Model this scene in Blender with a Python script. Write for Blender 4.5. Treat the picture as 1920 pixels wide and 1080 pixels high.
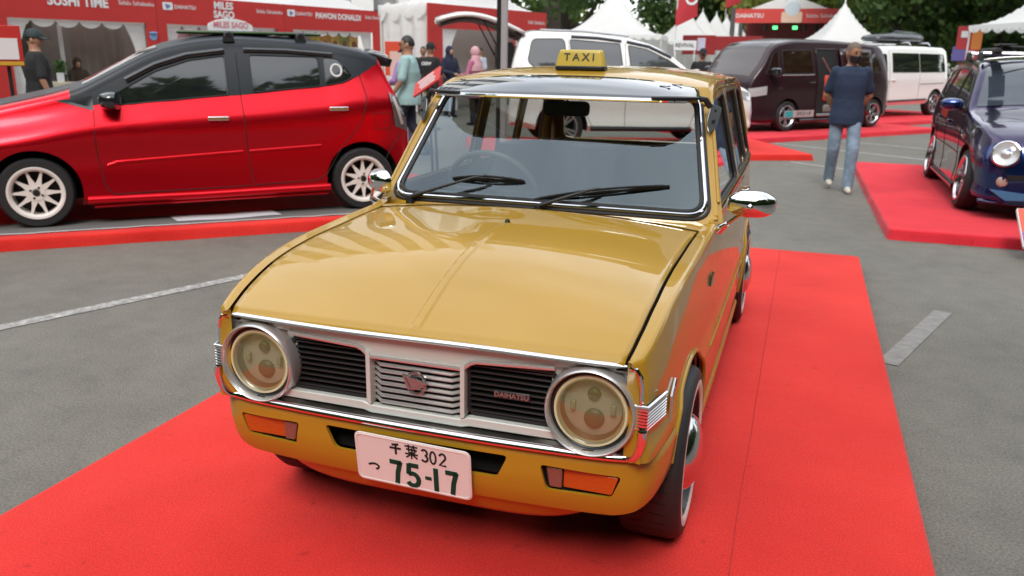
import bpy, bmesh, math, random
from math import sin, cos, pi, radians as rad, sqrt, atan2, hypot, floor, exp
from mathutils import Vector, Matrix, noise

random.seed(7)
for o in list(bpy.data.objects): bpy.data.objects.remove(o)
SC = bpy.context.scene
COL = SC.collection

# ---------------------------------------------------------------- camera
cam = bpy.data.cameras.new('Camera'); camo = bpy.data.objects.new('Camera', cam); COL.objects.link(camo)
cam.sensor_width = 36.0; cam.lens = 1572.2/1920*36.0
cam.clip_start = 0.05; cam.clip_end = 2000
camo.matrix_world = Matrix((( 0.9455859, -0.10089964,  0.30933245,  0.88047),
                            ( 0.32504027, 0.24997569, -0.91206413, -1.825),
                            ( 0.01470135, 0.96298049,  0.26916993,  1.48),
                            (0, 0, 0, 1)))
cam.dof.use_dof = True; cam.dof.focus_distance = 2.35; cam.dof.aperture_fstop = 5.0
SC.camera = camo

# ---------------------------------------------------------------- sky, sun, exposure
SUN_EL, SUN_AZ = rad(47), rad(172)          # azimuth measured from +Y towards +X
W = bpy.data.worlds.new('World'); SC.world = W; W.use_nodes = True
nt = W.node_tree; nt.nodes.clear()
def wn(t, **k):
    n = nt.nodes.new(t)
    for a, b in k.items(): setattr(n, a, b)
    return n
sky = wn('ShaderNodeTexSky', sky_type='NISHITA', sun_disc=False, sun_elevation=SUN_EL, sun_rotation=SUN_AZ,
         air_density=1.3, dust_density=2.0, ozone_density=1.0)
tc = wn('ShaderNodeTexCoord'); sep = wn('ShaderNodeSeparateXYZ'); nt.links.new(tc.outputs['Generated'], sep.inputs[0])
addz = wn('ShaderNodeMath', operation='ADD'); addz.inputs[1].default_value = 0.22
mx = wn('ShaderNodeMath', operation='MAXIMUM'); mx.inputs[1].default_value = 0.0
nt.links.new(sep.outputs[2], mx.inputs[0]); nt.links.new(mx.outputs[0], addz.inputs[0])
comb = wn('ShaderNodeCombineXYZ')
for i in (0, 1):
    d = wn('ShaderNodeMath', operation='DIVIDE'); nt.links.new(sep.outputs[i], d.inputs[0]); nt.links.new(addz.outputs[0], d.inputs[1])
    nt.links.new(d.outputs[0], comb.inputs[i])
cn = wn('ShaderNodeTexNoise'); cn.inputs['Scale'].default_value = 1.15; cn.inputs['Detail'].default_value = 7; cn.inputs['Roughness'].default_value = 0.55
cn.inputs['Distortion'].default_value = 0.4
nt.links.new(comb.outputs[0], cn.inputs['Vector'])
cr = wn('ShaderNodeValToRGB'); cr.color_ramp.elements[0].position = 0.36; cr.color_ramp.elements[1].position = 0.66; cr.color_ramp.elements[0].color = (.34, .34, .34, 1)
nt.links.new(cn.outputs[0], cr.inputs[0])
mixc = wn('ShaderNodeMix', data_type='RGBA'); nt.links.new(cr.outputs[0], mixc.inputs[0])
nt.links.new(sky.outputs[0], mixc.inputs[6]); mixc.inputs[7].default_value = (12.5, 12.9, 13.3, 1)
bg = wn('ShaderNodeBackground'); bg.inputs[1].default_value = 0.135
wo = wn('ShaderNodeOutputWorld'); nt.links.new(mixc.outputs[2], bg.inputs[0]); nt.links.new(bg.outputs[0], wo.inputs[0])
sl = bpy.data.lights.new('Sun', 'SUN'); sl.energy = 1.5; sl.angle = rad(20); sl.color = (1.0, 0.95, 0.88)
so = bpy.data.objects.new('Sun', sl); COL.objects.link(so); so.location = (0, 0, 30)
sd = Vector((sin(SUN_AZ)*cos(SUN_EL), cos(SUN_AZ)*cos(SUN_EL), sin(SUN_EL)))
so.rotation_euler = sd.to_track_quat('Z', 'Y').to_euler()
SC.view_settings.view_transform = 'Standard'; SC.view_settings.look = 'None'
SC.view_settings.exposure = 0.45; SC.view_settings.gamma = 1.0; SC.view_settings.use_curve_mapping = False
SC.render.engine = 'CYCLES'

# ---------------------------------------------------------------- materials
MT = {}
def mat(name, col, rough=0.5, metal=0.0, coat=0.0, coatr=0.03, spec=0.5, bump=0.0, bscale=40, vary=0.0, vscale=3, emit=None, estr=1.0, trans=0.0, sheen=0.0, bdet=4):
    if name in MT: return MT[name]
    m = bpy.data.materials.new(name); m.use_nodes = True; n = m.node_tree; b = n.nodes['Principled BSDF']
    b.inputs['Base Color'].default_value = (*col, 1); b.inputs['Roughness'].default_value = rough
    b.inputs['Metallic'].default_value = metal; b.inputs['Coat Weight'].default_value = coat; b.inputs['Coat Roughness'].default_value = coatr
    b.inputs['Specular IOR Level'].default_value = spec
    if trans: b.inputs['Transmission Weight'].default_value = trans
    if sheen: b.inputs['Sheen Weight'].default_value = sheen
    if emit: b.inputs['Emission Color'].default_value = (*emit, 1); b.inputs['Emission Strength'].default_value = estr
    if vary or bump:
        t = n.nodes.new('ShaderNodeTexCoord')
    if vary:
        nz = n.nodes.new('ShaderNodeTexNoise'); nz.inputs['Scale'].default_value = vscale; nz.inputs['Detail'].default_value = 6
        n.links.new(t.outputs['Object'], nz.inputs['Vector'])
        mr = n.nodes.new('ShaderNodeMapRange'); mr.inputs[1].default_value = 0.25; mr.inputs[2].default_value = 0.75
        mr.inputs[3].default_value = 1-vary; mr.inputs[4].default_value = 1+vary; n.links.new(nz.outputs[0], mr.inputs[0])
        mu = n.nodes.new('ShaderNodeMix'); mu.data_type = 'RGBA'; mu.blend_type = 'MULTIPLY'; mu.inputs[0].default_value = 1
        mu.inputs[6].default_value = (*col, 1); n.links.new(mr.outputs[0], mu.inputs[7]); n.links.new(mu.outputs[2], b.inputs['Base Color'])
    if bump:
        nb = n.nodes.new('ShaderNodeTexNoise'); nb.inputs['Scale'].default_value = bscale; nb.inputs['Detail'].default_value = bdet
        n.links.new(t.outputs['Object'], nb.inputs['Vector'])
        bp = n.nodes.new('ShaderNodeBump'); bp.inputs['Strength'].default_value = 1.0; bp.inputs['Distance'].default_value = bump
        n.links.new(nb.outputs[0], bp.inputs['Height']); n.links.new(bp.outputs[0], b.inputs['Normal'])
        if coat: n.links.new(bp.outputs[0], b.inputs['Coat Normal'])
    MT[name] = m; return m
def glass(name, tint, rough=0.0, ior=1.5, boost=0.0, gain=1.9, gcol=(1, 1, 1)):
    """thin pane: Fresnel reflection over tinted transmission"""
    if name in MT: return MT[name]
    m = bpy.data.materials.new(name); m.use_nodes = True; n = m.node_tree; n.nodes.clear()
    o = n.nodes.new('ShaderNodeOutputMaterial'); mix = n.nodes.new('ShaderNodeMixShader')
    tr = n.nodes.new('ShaderNodeBsdfTransparent'); tr.inputs[0].default_value = (*tint, 1)
    gl = n.nodes.new('ShaderNodeBsdfGlossy'); gl.inputs['Roughness'].default_value = rough; gl.inputs[0].default_value = (*gcol, 1)
    fr = n.nodes.new('ShaderNodeFresnel'); ge = n.nodes.new('ShaderNodeNewGeometry'); bi = n.nodes.new('ShaderNodeMath'); bi.operation = 'MULTIPLY_ADD'; bi.inputs[1].default_value = 1/ior-ior; bi.inputs[2].default_value = ior
    n.links.new(ge.outputs['Backfacing'], bi.inputs[0]); n.links.new(bi.outputs[0], fr.inputs[0])          # a thin pane reflects alike from both sides
    ma = n.nodes.new('ShaderNodeMath'); ma.operation = 'MULTIPLY_ADD'; ma.use_clamp = True; ma.inputs[1].default_value = gain; ma.inputs[2].default_value = boost
    n.links.new(fr.outputs[0], ma.inputs[0]); n.links.new(ma.outputs[0], mix.inputs[0])
    n.links.new(tr.outputs[0], mix.inputs[1]); n.links.new(gl.outputs[0], mix.inputs[2]); n.links.new(mix.outputs[0], o.inputs[0])
    MT[name] = m; return m
def film(name, col, fac):
    """cloudy tinted film over glass: part scatters, part lets through"""
    m = glass(name, (.95, .93, .80)); n = m.node_tree; mx_ = [q for q in n.nodes if q.type == 'MIX_SHADER'][0]; tr = [q for q in n.nodes if q.type == 'BSDF_TRANSPARENT'][0]
    df = n.nodes.new('ShaderNodeBsdfDiffuse'); df.inputs[0].default_value = (*col, 1); m2 = n.nodes.new('ShaderNodeMixShader'); m2.inputs[0].default_value = fac
    n.links.new(tr.outputs[0], m2.inputs[1]); n.links.new(df.outputs[0], m2.inputs[2]); n.links.new(m2.outputs[0], mx_.inputs[1]); return m
CHROME = mat('chrome', (0.78, 0.78, 0.80), 0.06, 1.0, bump=0.0006, bscale=9)
BLACK = mat('black_plastic', (0.012, 0.012, 0.013), 0.42)
RUBBER = mat('rubber', (0.016, 0.016, 0.017), 0.62, bump=0.0008, bscale=120)
DARK = mat('dark_cavity', (0.006, 0.006, 0.006), 0.85)
SILVER = mat('silver_paint', (0.50, 0.50, 0.47), 0.34, 0.75, vary=0.08, vscale=9)

# ---------------------------------------------------------------- mesh helpers
def lerp(a, b, t): return a+(b-a)*t
def interp(pts, x):
    if x <= pts[0][0]: return pts[0][1]
    for (a, b), (c, d) in zip(pts, pts[1:]):
        if x <= c: return b+(d-b)*(x-a)/(c-a) if c > a else d
    return pts[-1][1]
def smooth(pts, x):
    """monotone-ish cubic through control points"""
    n = len(pts)
    if x <= pts[0][0]: return pts[0][1]
    if x >= pts[-1][0]: return pts[-1][1]
    for i in range(n-1):
        if x <= pts[i+1][0]: break
    x0, y0 = pts[i]; x1, y1 = pts[i+1]; h = x1-x0
    def sl(k):
        if k == 0: return (pts[1][1]-pts[0][1])/(pts[1][0]-pts[0][0])
        if k == n-1: return (pts[-1][1]-pts[-2][1])/(pts[-1][0]-pts[-2][0])
        a = (pts[k][1]-pts[k-1][1])/(pts[k][0]-pts[k-1][0]); b = (pts[k+1][1]-pts[k][1])/(pts[k+1][0]-pts[k][0])
        return 0 if a*b <= 0 else 2*a*b/(a+b)
    m0, m1 = sl(i), sl(i+1); t = (x-x0)/h
    return (2*t**3-3*t*t+1)*y0+(t**3-2*t*t+t)*h*m0+(-2*t**3+3*t*t)*y1+(t**3-t*t)*h*m1
def sstep(a, b, x):
    t = min(1, max(0, (x-a)/(b-a))); return t*t*(3-2*t)

class MB:
    def __init__(s): s.v = []; s.f = []; s.m = []
    def add(s, vs, fs, mi=0, M=None):
        k = len(s.v); s.v += [tuple(M @ Vector(p)) if M else tuple(p) for p in vs]
        s.f += [tuple(i+k for i in f) for f in fs]; s.m += [mi]*len(fs); return s
    def grid(s, fn, us, vs, mi=0, cu=False, cv=False, flip=False, M=None):
        nu, nv = len(us), len(vs); pts = [fn(u, v) for u in us for v in vs]; fs = []
        for i in range(nu if cu else nu-1):
            for j in range(nv if cv else nv-1):
                a, b, c, d = i*nv+j, ((i+1) % nu)*nv+j, ((i+1) % nu)*nv+(j+1) % nv, i*nv+(j+1) % nv
                fs.append((a, d, c, b) if flip else (a, b, c, d))
        return s.add(pts, fs, mi, M)
    def box(s, c, d, mi=0, M=None, rz=0, taper=1.0):
        x, y, z = d[0]/2, d[1]/2, d[2]/2
        vs = [(sx*x*(taper if sz > 0 else 1), sy*y*(taper if sz > 0 else 1), sz*z) for sz in (-1, 1) for sy in (-1, 1) for sx in (-1, 1)]
        T = Matrix.Translation(c) @ Matrix.Rotation(rz, 4, 'Z'); T = M @ T if M else T
        return s.add(vs, [(0, 2, 3, 1), (4, 5, 7, 6), (0, 1, 5, 4), (2, 6, 7, 3), (0, 4, 6, 2), (1, 3, 7, 5)], mi, T)
    def tube(s, pts, r, n=10, mi=0, closed=False, caps=True, sq=1.0, up=None, M=None):
        P = [Vector(p) for p in pts]; N = len(P); R = r if isinstance(r, (list, tuple)) else [r]*N
        rings = []; prev = None
        for i in range(N):
            if closed: t = P[(i+1) % N]-P[i-1]
            else: t = P[min(i+1, N-1)]-P[max(i-1, 0)]
            t.normalize()
            if prev is None:
                a = Vector(up) if up else (Vector((0, 0, 1)) if abs(t.z) < 0.9 else Vector((1, 0, 0)))
            else: a = prev
            a = a-t*a.dot(t)
            if a.length < 1e-6: a = t.orthogonal()
            a.normalize(); prev = a; b = t.cross(a)
            rings.append([P[i]+(a*cos(2*pi*k/n)*sq+b*sin(2*pi*k/n))*R[i] for k in range(n)])
        vs = [tuple(q) for g in rings for q in g]; fs = []
        for i in range(N if closed else N-1):
            j = (i+1) % N
            for k in range(n): fs.append((i*n+k, j*n+k, j*n+(k+1) % n, i*n+(k+1) % n))
        if caps and not closed:
            fs.append(tuple(range(n))); fs.append(tuple((N-1)*n+k for k in reversed(range(n))))
        return s.add(vs, fs, mi, M)
    def lathe(s, prof, n=32, mi=0, M=None, a0=0, a1=2*pi):
        """profile (r, h) turned round local Z"""
        full = abs(a1-a0-2*pi) < 1e-6; us = [a0+(a1-a0)*i/n for i in range(n if full else n+1)]
        return s.grid(lambda u, v: (prof[v][0]*cos(u), prof[v][0]*sin(u), prof[v][1]), us, range(len(prof)), mi, cu=full, M=M)
    def prism(s, poly, h0, h1, mi=0, M=None):
        n = len(poly); vs = [(x, y, h0) for x, y in poly]+[(x, y, h1) for x, y in poly]
        fs = [tuple(reversed(range(n))), tuple(range(n, 2*n))]+[(i, (i+1) % n, n+(i+1) % n, n+i) for i in range(n)]
        return s.add(vs, fs, mi, M)
    def strip(s, pts, w, mi=0, M=None, h=0.0):
        """flat brush stroke in XY with thickness h"""
        P = [Vector((p[0], p[1])) for p in pts]; L = []; Rr = []
        for i in range(len(P)):
            t = (P[min(i+1, len(P)-1)]-P[max(i-1, 0)]).normalized(); nn = Vector((-t.y, t.x))*w/2
            L.append(P[i]+nn); Rr.append(P[i]-nn)
        for i in range(len(P)-1):
            s.prism([(Rr[i].x, Rr[i].y), (Rr[i+1].x, Rr[i+1].y), (L[i+1].x, L[i+1].y), (L[i].x, L[i].y)], 0, h, mi, M)
        return s
    def build(s, name, mats, parent=None, ang=35, M=None, bev=0, bseg=2, solid=0, soff=-1, sub=0, flat=False):
        me = bpy.data.meshes.new(name); me.from_pydata(s.v, [], s.f)
        for m in (mats if isinstance(mats, (list, tuple)) else [mats]): me.materials.append(m)
        me.polygons.foreach_set('material_index', s.m)
        finish(me, None if flat else ang)
        o = bpy.data.objects.new(name, me); COL.objects.link(o)
        if parent: o.parent = parent
        if M: o.matrix_local = M
        if solid:
            q = o.modifiers.new('solid', 'SOLIDIFY'); q.thickness = solid; q.offset = soff
        if bev:
            q = o.modifiers.new('bevel', 'BEVEL'); q.width = bev; q.segments = bseg; q.limit_method = 'ANGLE'; q.angle_limit = rad(40)
        if sub:
            q = o.modifiers.new('sub', 'SUBSURF'); q.levels = sub; q.render_levels = sub
        return o
def finish(me, ang):
    bm = bmesh.new(); bm.from_mesh(me); bmesh.ops.remove_doubles(bm, verts=bm.verts, dist=1e-5)
    bmesh.ops.recalc_face_normals(bm, faces=bm.faces); bm.to_mesh(me); bm.free()
    if ang is None: return
    me.polygons.foreach_set('use_smooth', [True]*len(me.polygons)); me.set_sharp_from_angle(angle=rad(ang))
def rng(a, b, n): return [a+(b-a)*i/n for i in range(n+1)]
def bake(o, ang=35):
    """evaluate the modifiers of o into plain mesh data"""
    dg = bpy.context.evaluated_depsgraph_get(); me = bpy.data.meshes.new_from_object(o.evaluated_get(dg), depsgraph=dg)
    o.modifiers.clear(); old = o.data; o.data = me
    if ang:
        me.polygons.foreach_set('use_smooth', [True]*len(me.polygons)); me.set_sharp_from_angle(angle=rad(ang))
    return o
def cut(o, cutters, ang=35):
    """boolean difference, then drop the cutters"""
    for c in cutters:
        q = o.modifiers.new('cut', 'BOOLEAN'); q.operation = 'DIFFERENCE'; q.object = c; q.solver = 'EXACT'
    bpy.context.view_layer.update(); bake(o, ang)
    return o
def drop(objs):
    for c in objs: bpy.data.objects.remove(c)
def tag(o, label, cat, group=None, kind=None):
    if label: o['label'] = label
    if cat: o['category'] = cat
    if group: o['group'] = group
    if kind: o['kind'] = kind
    return o
def empty(name, loc=(0, 0, 0), rz=0, label=None, cat=None, group=None):
    o = bpy.data.objects.new(name, None); COL.objects.link(o); o.location = loc; o.rotation_euler = (0, 0, rz); o.empty_display_size = 0.1
    return tag(o, label, cat, group)
def rrect(w, h, r, n=6):
    """rounded rectangle outline, counter-clockwise"""
    out = []
    for cx, cy, a in ((w/2-r, h/2-r, 0), (-w/2+r, h/2-r, 90), (-w/2+r, -h/2+r, 180), (w/2-r, -h/2+r, 270)):
        for k in range(n+1): t = rad(a+90*k/n); out.append((cx+r*cos(t), cy+r*sin(t)))
    return out
def rpoly(pts, r, n=5):
    """polygon with rounded corners"""
    out = []; N = len(pts)
    for i in range(N):
        p = Vector(pts[i]); a = Vector(pts[i-1])-p; b = Vector(pts[(i+1) % N])-p
        ri = r[i] if isinstance(r, (list, tuple)) else r
        d = min(ri, a.length*0.48, b.length*0.48); A = p+a.normalized()*d; B = p+b.normalized()*d
        for k in range(n+1):
            t = k/n; q = A*(1-t)**2+p*2*t*(1-t)+B*t*t; out.append((q.x, q.y))
    return out
def text(name, body, size, m, parent=None, M=None, depth=0.002, bold=0.0, align='CENTER', sx=1.0):
    cu = bpy.data.curves.new(name, 'FONT'); cu.body = body; cu.size = size; cu.extrude = depth/2; cu.offset = bold*size
    cu.align_x = align; cu.align_y = 'CENTER'; cu.resolution_u = 3
    t = bpy.data.objects.new(name, cu); COL.objects.link(t); bpy.context.view_layer.update()
    dg = bpy.context.evaluated_depsgraph_get(); me = bpy.data.meshes.new_from_object(t.evaluated_get(dg), depsgraph=dg)
    bpy.data.objects.remove(t); me.materials.clear(); me.materials.append(m)
    o = bpy.data.objects.new(name, me); COL.objects.link(o)
    if parent: o.parent = parent
    if M: o.matrix_local = M @ Matrix.Diagonal((sx, 1, 1, 1))
    return o
def face_M(o, n, up=(0, 0, 1)):
    """matrix: local Z along n, local Y near up, origin o"""
    z = Vector(n).normalized(); u = Vector(up); y = (u-z*u.dot(z)).normalized(); x = y.cross(z)
    return Matrix(((x.x, y.x, z.x, o[0]), (x.y, y.y, z.y, o[1]), (x.z, y.z, z.z, o[2]), (0, 0, 0, 1)))
def copy_tree(o, parent=None):
    c = o.copy(); COL.objects.link(c)
    if parent: c.parent = parent
    for ch in o.children: copy_tree(ch, c)
    return c
# ================================================================ ground, markings, carpets
def asphalt():
    m = bpy.data.materials.new('asphalt'); m.use_nodes = True; n = m.node_tree; b = n.nodes['Principled BSDF']; t = n.nodes.new('ShaderNodeTexCoord')
    def nz(sc, det, ro=.6):
        q = n.nodes.new('ShaderNodeTexNoise'); q.inputs['Scale'].default_value = sc; q.inputs['Detail'].default_value = det; q.inputs['Roughness'].default_value = ro
        n.links.new(t.outputs['Object'], q.inputs['Vector']); return q
    big, mid, fine = nz(.55, 5), nz(6, 8, .7), nz(105, 4, .7)
    r1 = n.nodes.new('ShaderNodeValToRGB'); r1.color_ramp.elements[0].position = .32; r1.color_ramp.elements[1].position = .68
    r1.color_ramp.elements[0].color = (.120, .112, .093, 1); r1.color_ramp.elements[1].color = (.148, .139, .116, 1); n.links.new(big.outputs[0], r1.inputs[0])
    def mul(a, src, lo, hi, p0=.3, p1=.7):
        mr = n.nodes.new('ShaderNodeMapRange'); mr.inputs[1].default_value = p0; mr.inputs[2].default_value = p1; mr.inputs[3].default_value = lo; mr.inputs[4].default_value = hi
        n.links.new(src, mr.inputs[0]); x = n.nodes.new('ShaderNodeMix'); x.data_type = 'RGBA'; x.blend_type = 'MULTIPLY'; x.inputs[0].default_value = 1
        n.links.new(a, x.inputs[6]); n.links.new(mr.outputs[0], x.inputs[7]); return x.outputs[2]
    c = mul(r1.outputs[0], mid.outputs[0], .86, 1.12); st = nz(2.3, 5, .6); c = mul(c, st.outputs[0], .92, 1.03, .36, .5); c = mul(c, fine.outputs[0], .50, 1.52)
    vo = n.nodes.new('ShaderNodeTexVoronoi'); vo.feature = 'DISTANCE_TO_EDGE'; vo.inputs['Scale'].default_value = .9
    wm = n.nodes.new('ShaderNodeMix'); wm.data_type = 'VECTOR'; wm.inputs[0].default_value = .12; n.links.new(t.outputs['Object'], wm.inputs[4]); n.links.new(mid.outputs[1], wm.inputs[5]); n.links.new(wm.outputs[1], vo.inputs['Vector'])
    c = mul(c, vo.outputs[0], .86, 1.0, 0.0, .004)
    n.links.new(c, b.inputs['Base Color']); b.inputs['Roughness'].default_value = .78
    bp = n.nodes.new('ShaderNodeBump'); bp.inputs['Distance'].default_value = .004; bp.inputs['Strength'].default_value = .7; n.links.new(fine.outputs[0], bp.inputs['Height']); n.links.new(bp.outputs[0], b.inputs['Normal'])
    return m
m = MB(); m.add([(-400, -60, 0), (400, -60, 0), (400, 600, 0), (-400, 600, 0)], [(0, 1, 2, 3)])
g = m.build('ground', asphalt()); g['kind'] = 'structure'
def worn_paint():
    m = bpy.data.materials.new('road_paint'); m.use_nodes = True; n = m.node_tree; b = n.nodes['Principled BSDF']; t = n.nodes.new('ShaderNodeTexCoord')
    q = n.nodes.new('ShaderNodeTexNoise'); q.inputs['Scale'].default_value = 22; q.inputs['Detail'].default_value = 9; q.inputs['Roughness'].default_value = .75; n.links.new(t.outputs['Object'], q.inputs['Vector'])
    r = n.nodes.new('ShaderNodeValToRGB'); r.color_ramp.elements[0].position = .42; r.color_ramp.elements[1].position = .64
    r.color_ramp.elements[0].color = (.18, .175, .165, 1); r.color_ramp.elements[1].color = (.46, .45, .42, 1); n.links.new(q.outputs[0], r.inputs[0]); n.links.new(r.outputs[0], b.inputs['Base Color']); b.inputs['Roughness'].default_value = .7
    return m
RP = worn_paint()
def marking(a, b, w, mt=None):
    A, B = Vector(a), Vector(b); d = (B-A).normalized(); nn = Vector((-d.y, d.x))*w/2; m = MB(); k = int((B-A).length/.12)+2; vs = []; fs = []
    for i in range(k+1):
        p = A.lerp(B, i/k); j = .008*noise.noise((p.x*9, p.y*9, 0)); vs += [(p.x+nn.x*(1+j*8), p.y+nn.y*(1+j*8), .004), (p.x-nn.x*(1-j*8), p.y-nn.y*(1-j*8), .004)]
    fs = [(2*i, 2*i+1, 2*i+3, 2*i+2) for i in range(k)]; m.add(vs, fs); o = m.build('road_marking', mt or RP, flat=True); o['kind'] = 'structure'; return o
marking((-4.6, -2.3), (-2.2, 3.78), .10)
marking((1.40, 2.55), (1.80, 3.66), .10, mat('faded_paint', (.20, .192, .178), .75, vary=.25, vscale=16))
marking((.4, 14.05), (4.6, 11.2), .10)
marking((-.3, 16.2), (6, 12.4), .10)
marking((.75, 11.25), (2.3, 10.1), .09)
marking((2.0, 18.9), (8, 15.2), .10)
def carpet_mat(name, c1, c2):
    m = bpy.data.materials.new(name); m.use_nodes = True; n = m.node_tree; b = n.nodes['Principled BSDF']; t = n.nodes.new('ShaderNodeTexCoord')
    q = n.nodes.new('ShaderNodeTexNoise'); q.inputs['Scale'].default_value = 1.6; q.inputs['Detail'].default_value = 6; n.links.new(t.outputs['Object'], q.inputs['Vector'])
    f = n.nodes.new('ShaderNodeTexNoise'); f.inputs['Scale'].default_value = 190; f.inputs['Detail'].default_value = 3; n.links.new(t.outputs['Object'], f.inputs['Vector'])
    r = n.nodes.new('ShaderNodeValToRGB'); r.color_ramp.elements[0].position = .3; r.color_ramp.elements[1].position = .7; r.color_ramp.elements[0].color = (*c1, 1); r.color_ramp.elements[1].color = (*c2, 1); n.links.new(q.outputs[0], r.inputs[0])
    mr = n.nodes.new('ShaderNodeMapRange'); mr.inputs[1].default_value = .3; mr.inputs[2].default_value = .7; mr.inputs[3].default_value = .74; mr.inputs[4].default_value = 1.18; n.links.new(f.outputs[0], mr.inputs[0])
    x = n.nodes.new('ShaderNodeMix'); x.data_type = 'RGBA'; x.blend_type = 'MULTIPLY'; x.inputs[0].default_value = 1; n.links.new(r.outputs[0], x.inputs[6]); n.links.new(mr.outputs[0], x.inputs[7]); sp = n.nodes.new('ShaderNodeTexNoise'); sp.inputs['Scale'].default_value = 16; sp.inputs['Detail'].default_value = 5; n.links.new(t.outputs['Object'], sp.inputs['Vector'])
    sm = n.nodes.new('ShaderNodeMapRange'); sm.inputs[1].default_value = .68; sm.inputs[2].default_value = .74; sm.inputs[3].default_value = 1.0; sm.inputs[4].default_value = .76; n.links.new(sp.outputs[0], sm.inputs[0])
    x2 = n.nodes.new('ShaderNodeMix'); x2.data_type = 'RGBA'; x2.blend_type = 'MULTIPLY'; x2.inputs[0].default_value = 1; n.links.new(x.outputs[2], x2.inputs[6]); n.links.new(sm.outputs[0], x2.inputs[7]); n.links.new(x2.outputs[2], b.inputs['Base Color'])
    b.inputs['Roughness'].default_value = .95; b.inputs['Specular IOR Level'].default_value = .08; b.inputs['Sheen Weight'].default_value = .12
    w = n.nodes.new('ShaderNodeTexNoise'); w.inputs['Scale'].default_value = 2.6; w.inputs['Detail'].default_value = 2; n.links.new(t.outputs['Object'], w.inputs['Vector'])
    b0 = n.nodes.new('ShaderNodeBump'); b0.inputs['Distance'].default_value = .022; b0.inputs['Strength'].default_value = .7; n.links.new(w.outputs[0], b0.inputs['Height'])
    bp = n.nodes.new('ShaderNodeBump'); bp.inputs['Distance'].default_value = .003; bp.inputs['Strength'].default_value = .8; n.links.new(f.outputs[0], bp.inputs['Height']); n.links.new(b0.outputs[0], bp.inputs['Normal']); n.links.new(bp.outputs[0], b.inputs['Normal'])
    return m
CARPET = carpet_mat('red_carpet', (.58, .023, .018), (.72, .036, .028)); CARPET2 = carpet_mat('crimson_carpet', (.58, .022, .036), (.70, .034, .05))
def platform(poly, label, mt=CARPET, h=.09, seam=None):
    """raised show platform wrapped in carpet: slack skirt, soft edge"""
    root = empty('display_platform', (0, 0, 0), 0, label, 'platform', 'carpeted show platforms'); m = MB()
    P = densify2(rpoly(poly, .05, 4), .18); n = len(P); c = Vector((sum(p[0] for p in P)/n, sum(p[1] for p in P)/n))
    def ring(i, k):
        p = Vector(P[i]); out = (p-c).normalized(); w = .010*noise.noise((p.x*3.1, p.y*3.1, .3*k))
        return [(*(p+out*(.020+w*1.6)), .001), (*(p+out*(.008+w)), h*.45), (*(p+out*.004), h*.86), (*(p-out*.006), h*.985), (*(p-out*.03), h)][k]
    m.grid(ring, range(n), range(5), cu=True); m.add([ring(i, 4) for i in range(n)], [tuple(range(n))])
    m.build('carpet', mt, root, ang=60)
    return root
def densify2(p, step):
    out = []
    for i in range(len(p)):
        a = Vector(p[i]); b = Vector(p[(i+1) % len(p)]); k = max(1, int((b-a).length/step)); out += [tuple(a.lerp(b, j/k)) for j in range(k)]
    return out
tp = platform([(-1.34, -1.3), (1.36, -1.3), (1.36, 4.66), (-1.34, 4.66)], 'bright red carpet platform under the mustard taxi')
m = MB(); m.grid(lambda y, k: (.806+.004*noise.noise((y*2, 1, 0))+.0035*k, y, .0925-.0012*(1-k)), rng(-1.25, 4.63, 60), (0, 1)); m.build('carpet_seam', mat('seam_dark', (.44, .022, .02), .95), tp)
# ================================================================ the mustard taxi
PAINT = mat('mustard_paint', (0.395, 0.221, 0.011), 0.50, 0.0, coat=.85, coatr=0.012, spec=.3, bump=0.0045, bscale=2.2, vary=0.06, vscale=2.5, bdet=1)
GLASS = glass('windscreen_glass', (0.80, 0.84, 0.82), gain=2.5, gcol=(.78, .92, 1.0))
SGLASS = glass('side_glass', (.90, .92, .91))
SEATC = mat('seat_vinyl', (0.07, 0.073, 0.078), 0.6)
DASH = mat('dash_vinyl', (0.03, 0.03, 0.032), 0.6)
TRIMIN = mat('inner_trim', (.10, .095, .085), .8)
taxi = empty('taxi', (0, 0, 0.09), 0, 'mustard yellow vintage taxi with round headlights on red carpet', 'taxi')
WY = (0.50, 2.76); WZ = 0.258
WP = [(-0.02, .606), (0.06, .622), (.2, .636), (.5, .650), (1.0, .660), (2.0, .662), (2.7, .655), (3.1, .635), (3.24, .60)]
ZG = [(-.02, .699), (0, .708), (.04, .724), (.08, .740), (.12, .753), (.18, .771), (.25, .787), (.35, .803), (.5, .816), (.65, .822), (.8, .828), (.95, .832), (1.06, .848)]
XG = [(0, .552), (.04, .558), (.12, .566), (.25, .573), (.5, .577), (.8, .583), (.95, .587), (1.1, .60)]
def t_side(y, z, zt=0.85):
    p = smooth([(.14, -.036), (.24, -.014), (.33, -.003), (.42, 0), (.47, 0.001), (.52, -.009), (.62, -.010), (zt-.02, -.022), (zt, -.026)], z)
    x = smooth(WP, y)+p
    if y < .012: x -= .016-sqrt(max(0, .016**2-(.016-min(.016, y+.004))**2))
    return x
def t_up(y, z): return smooth(WP, y)-.024-.215*(z-.85)-.06*(z-.85)**2
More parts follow.
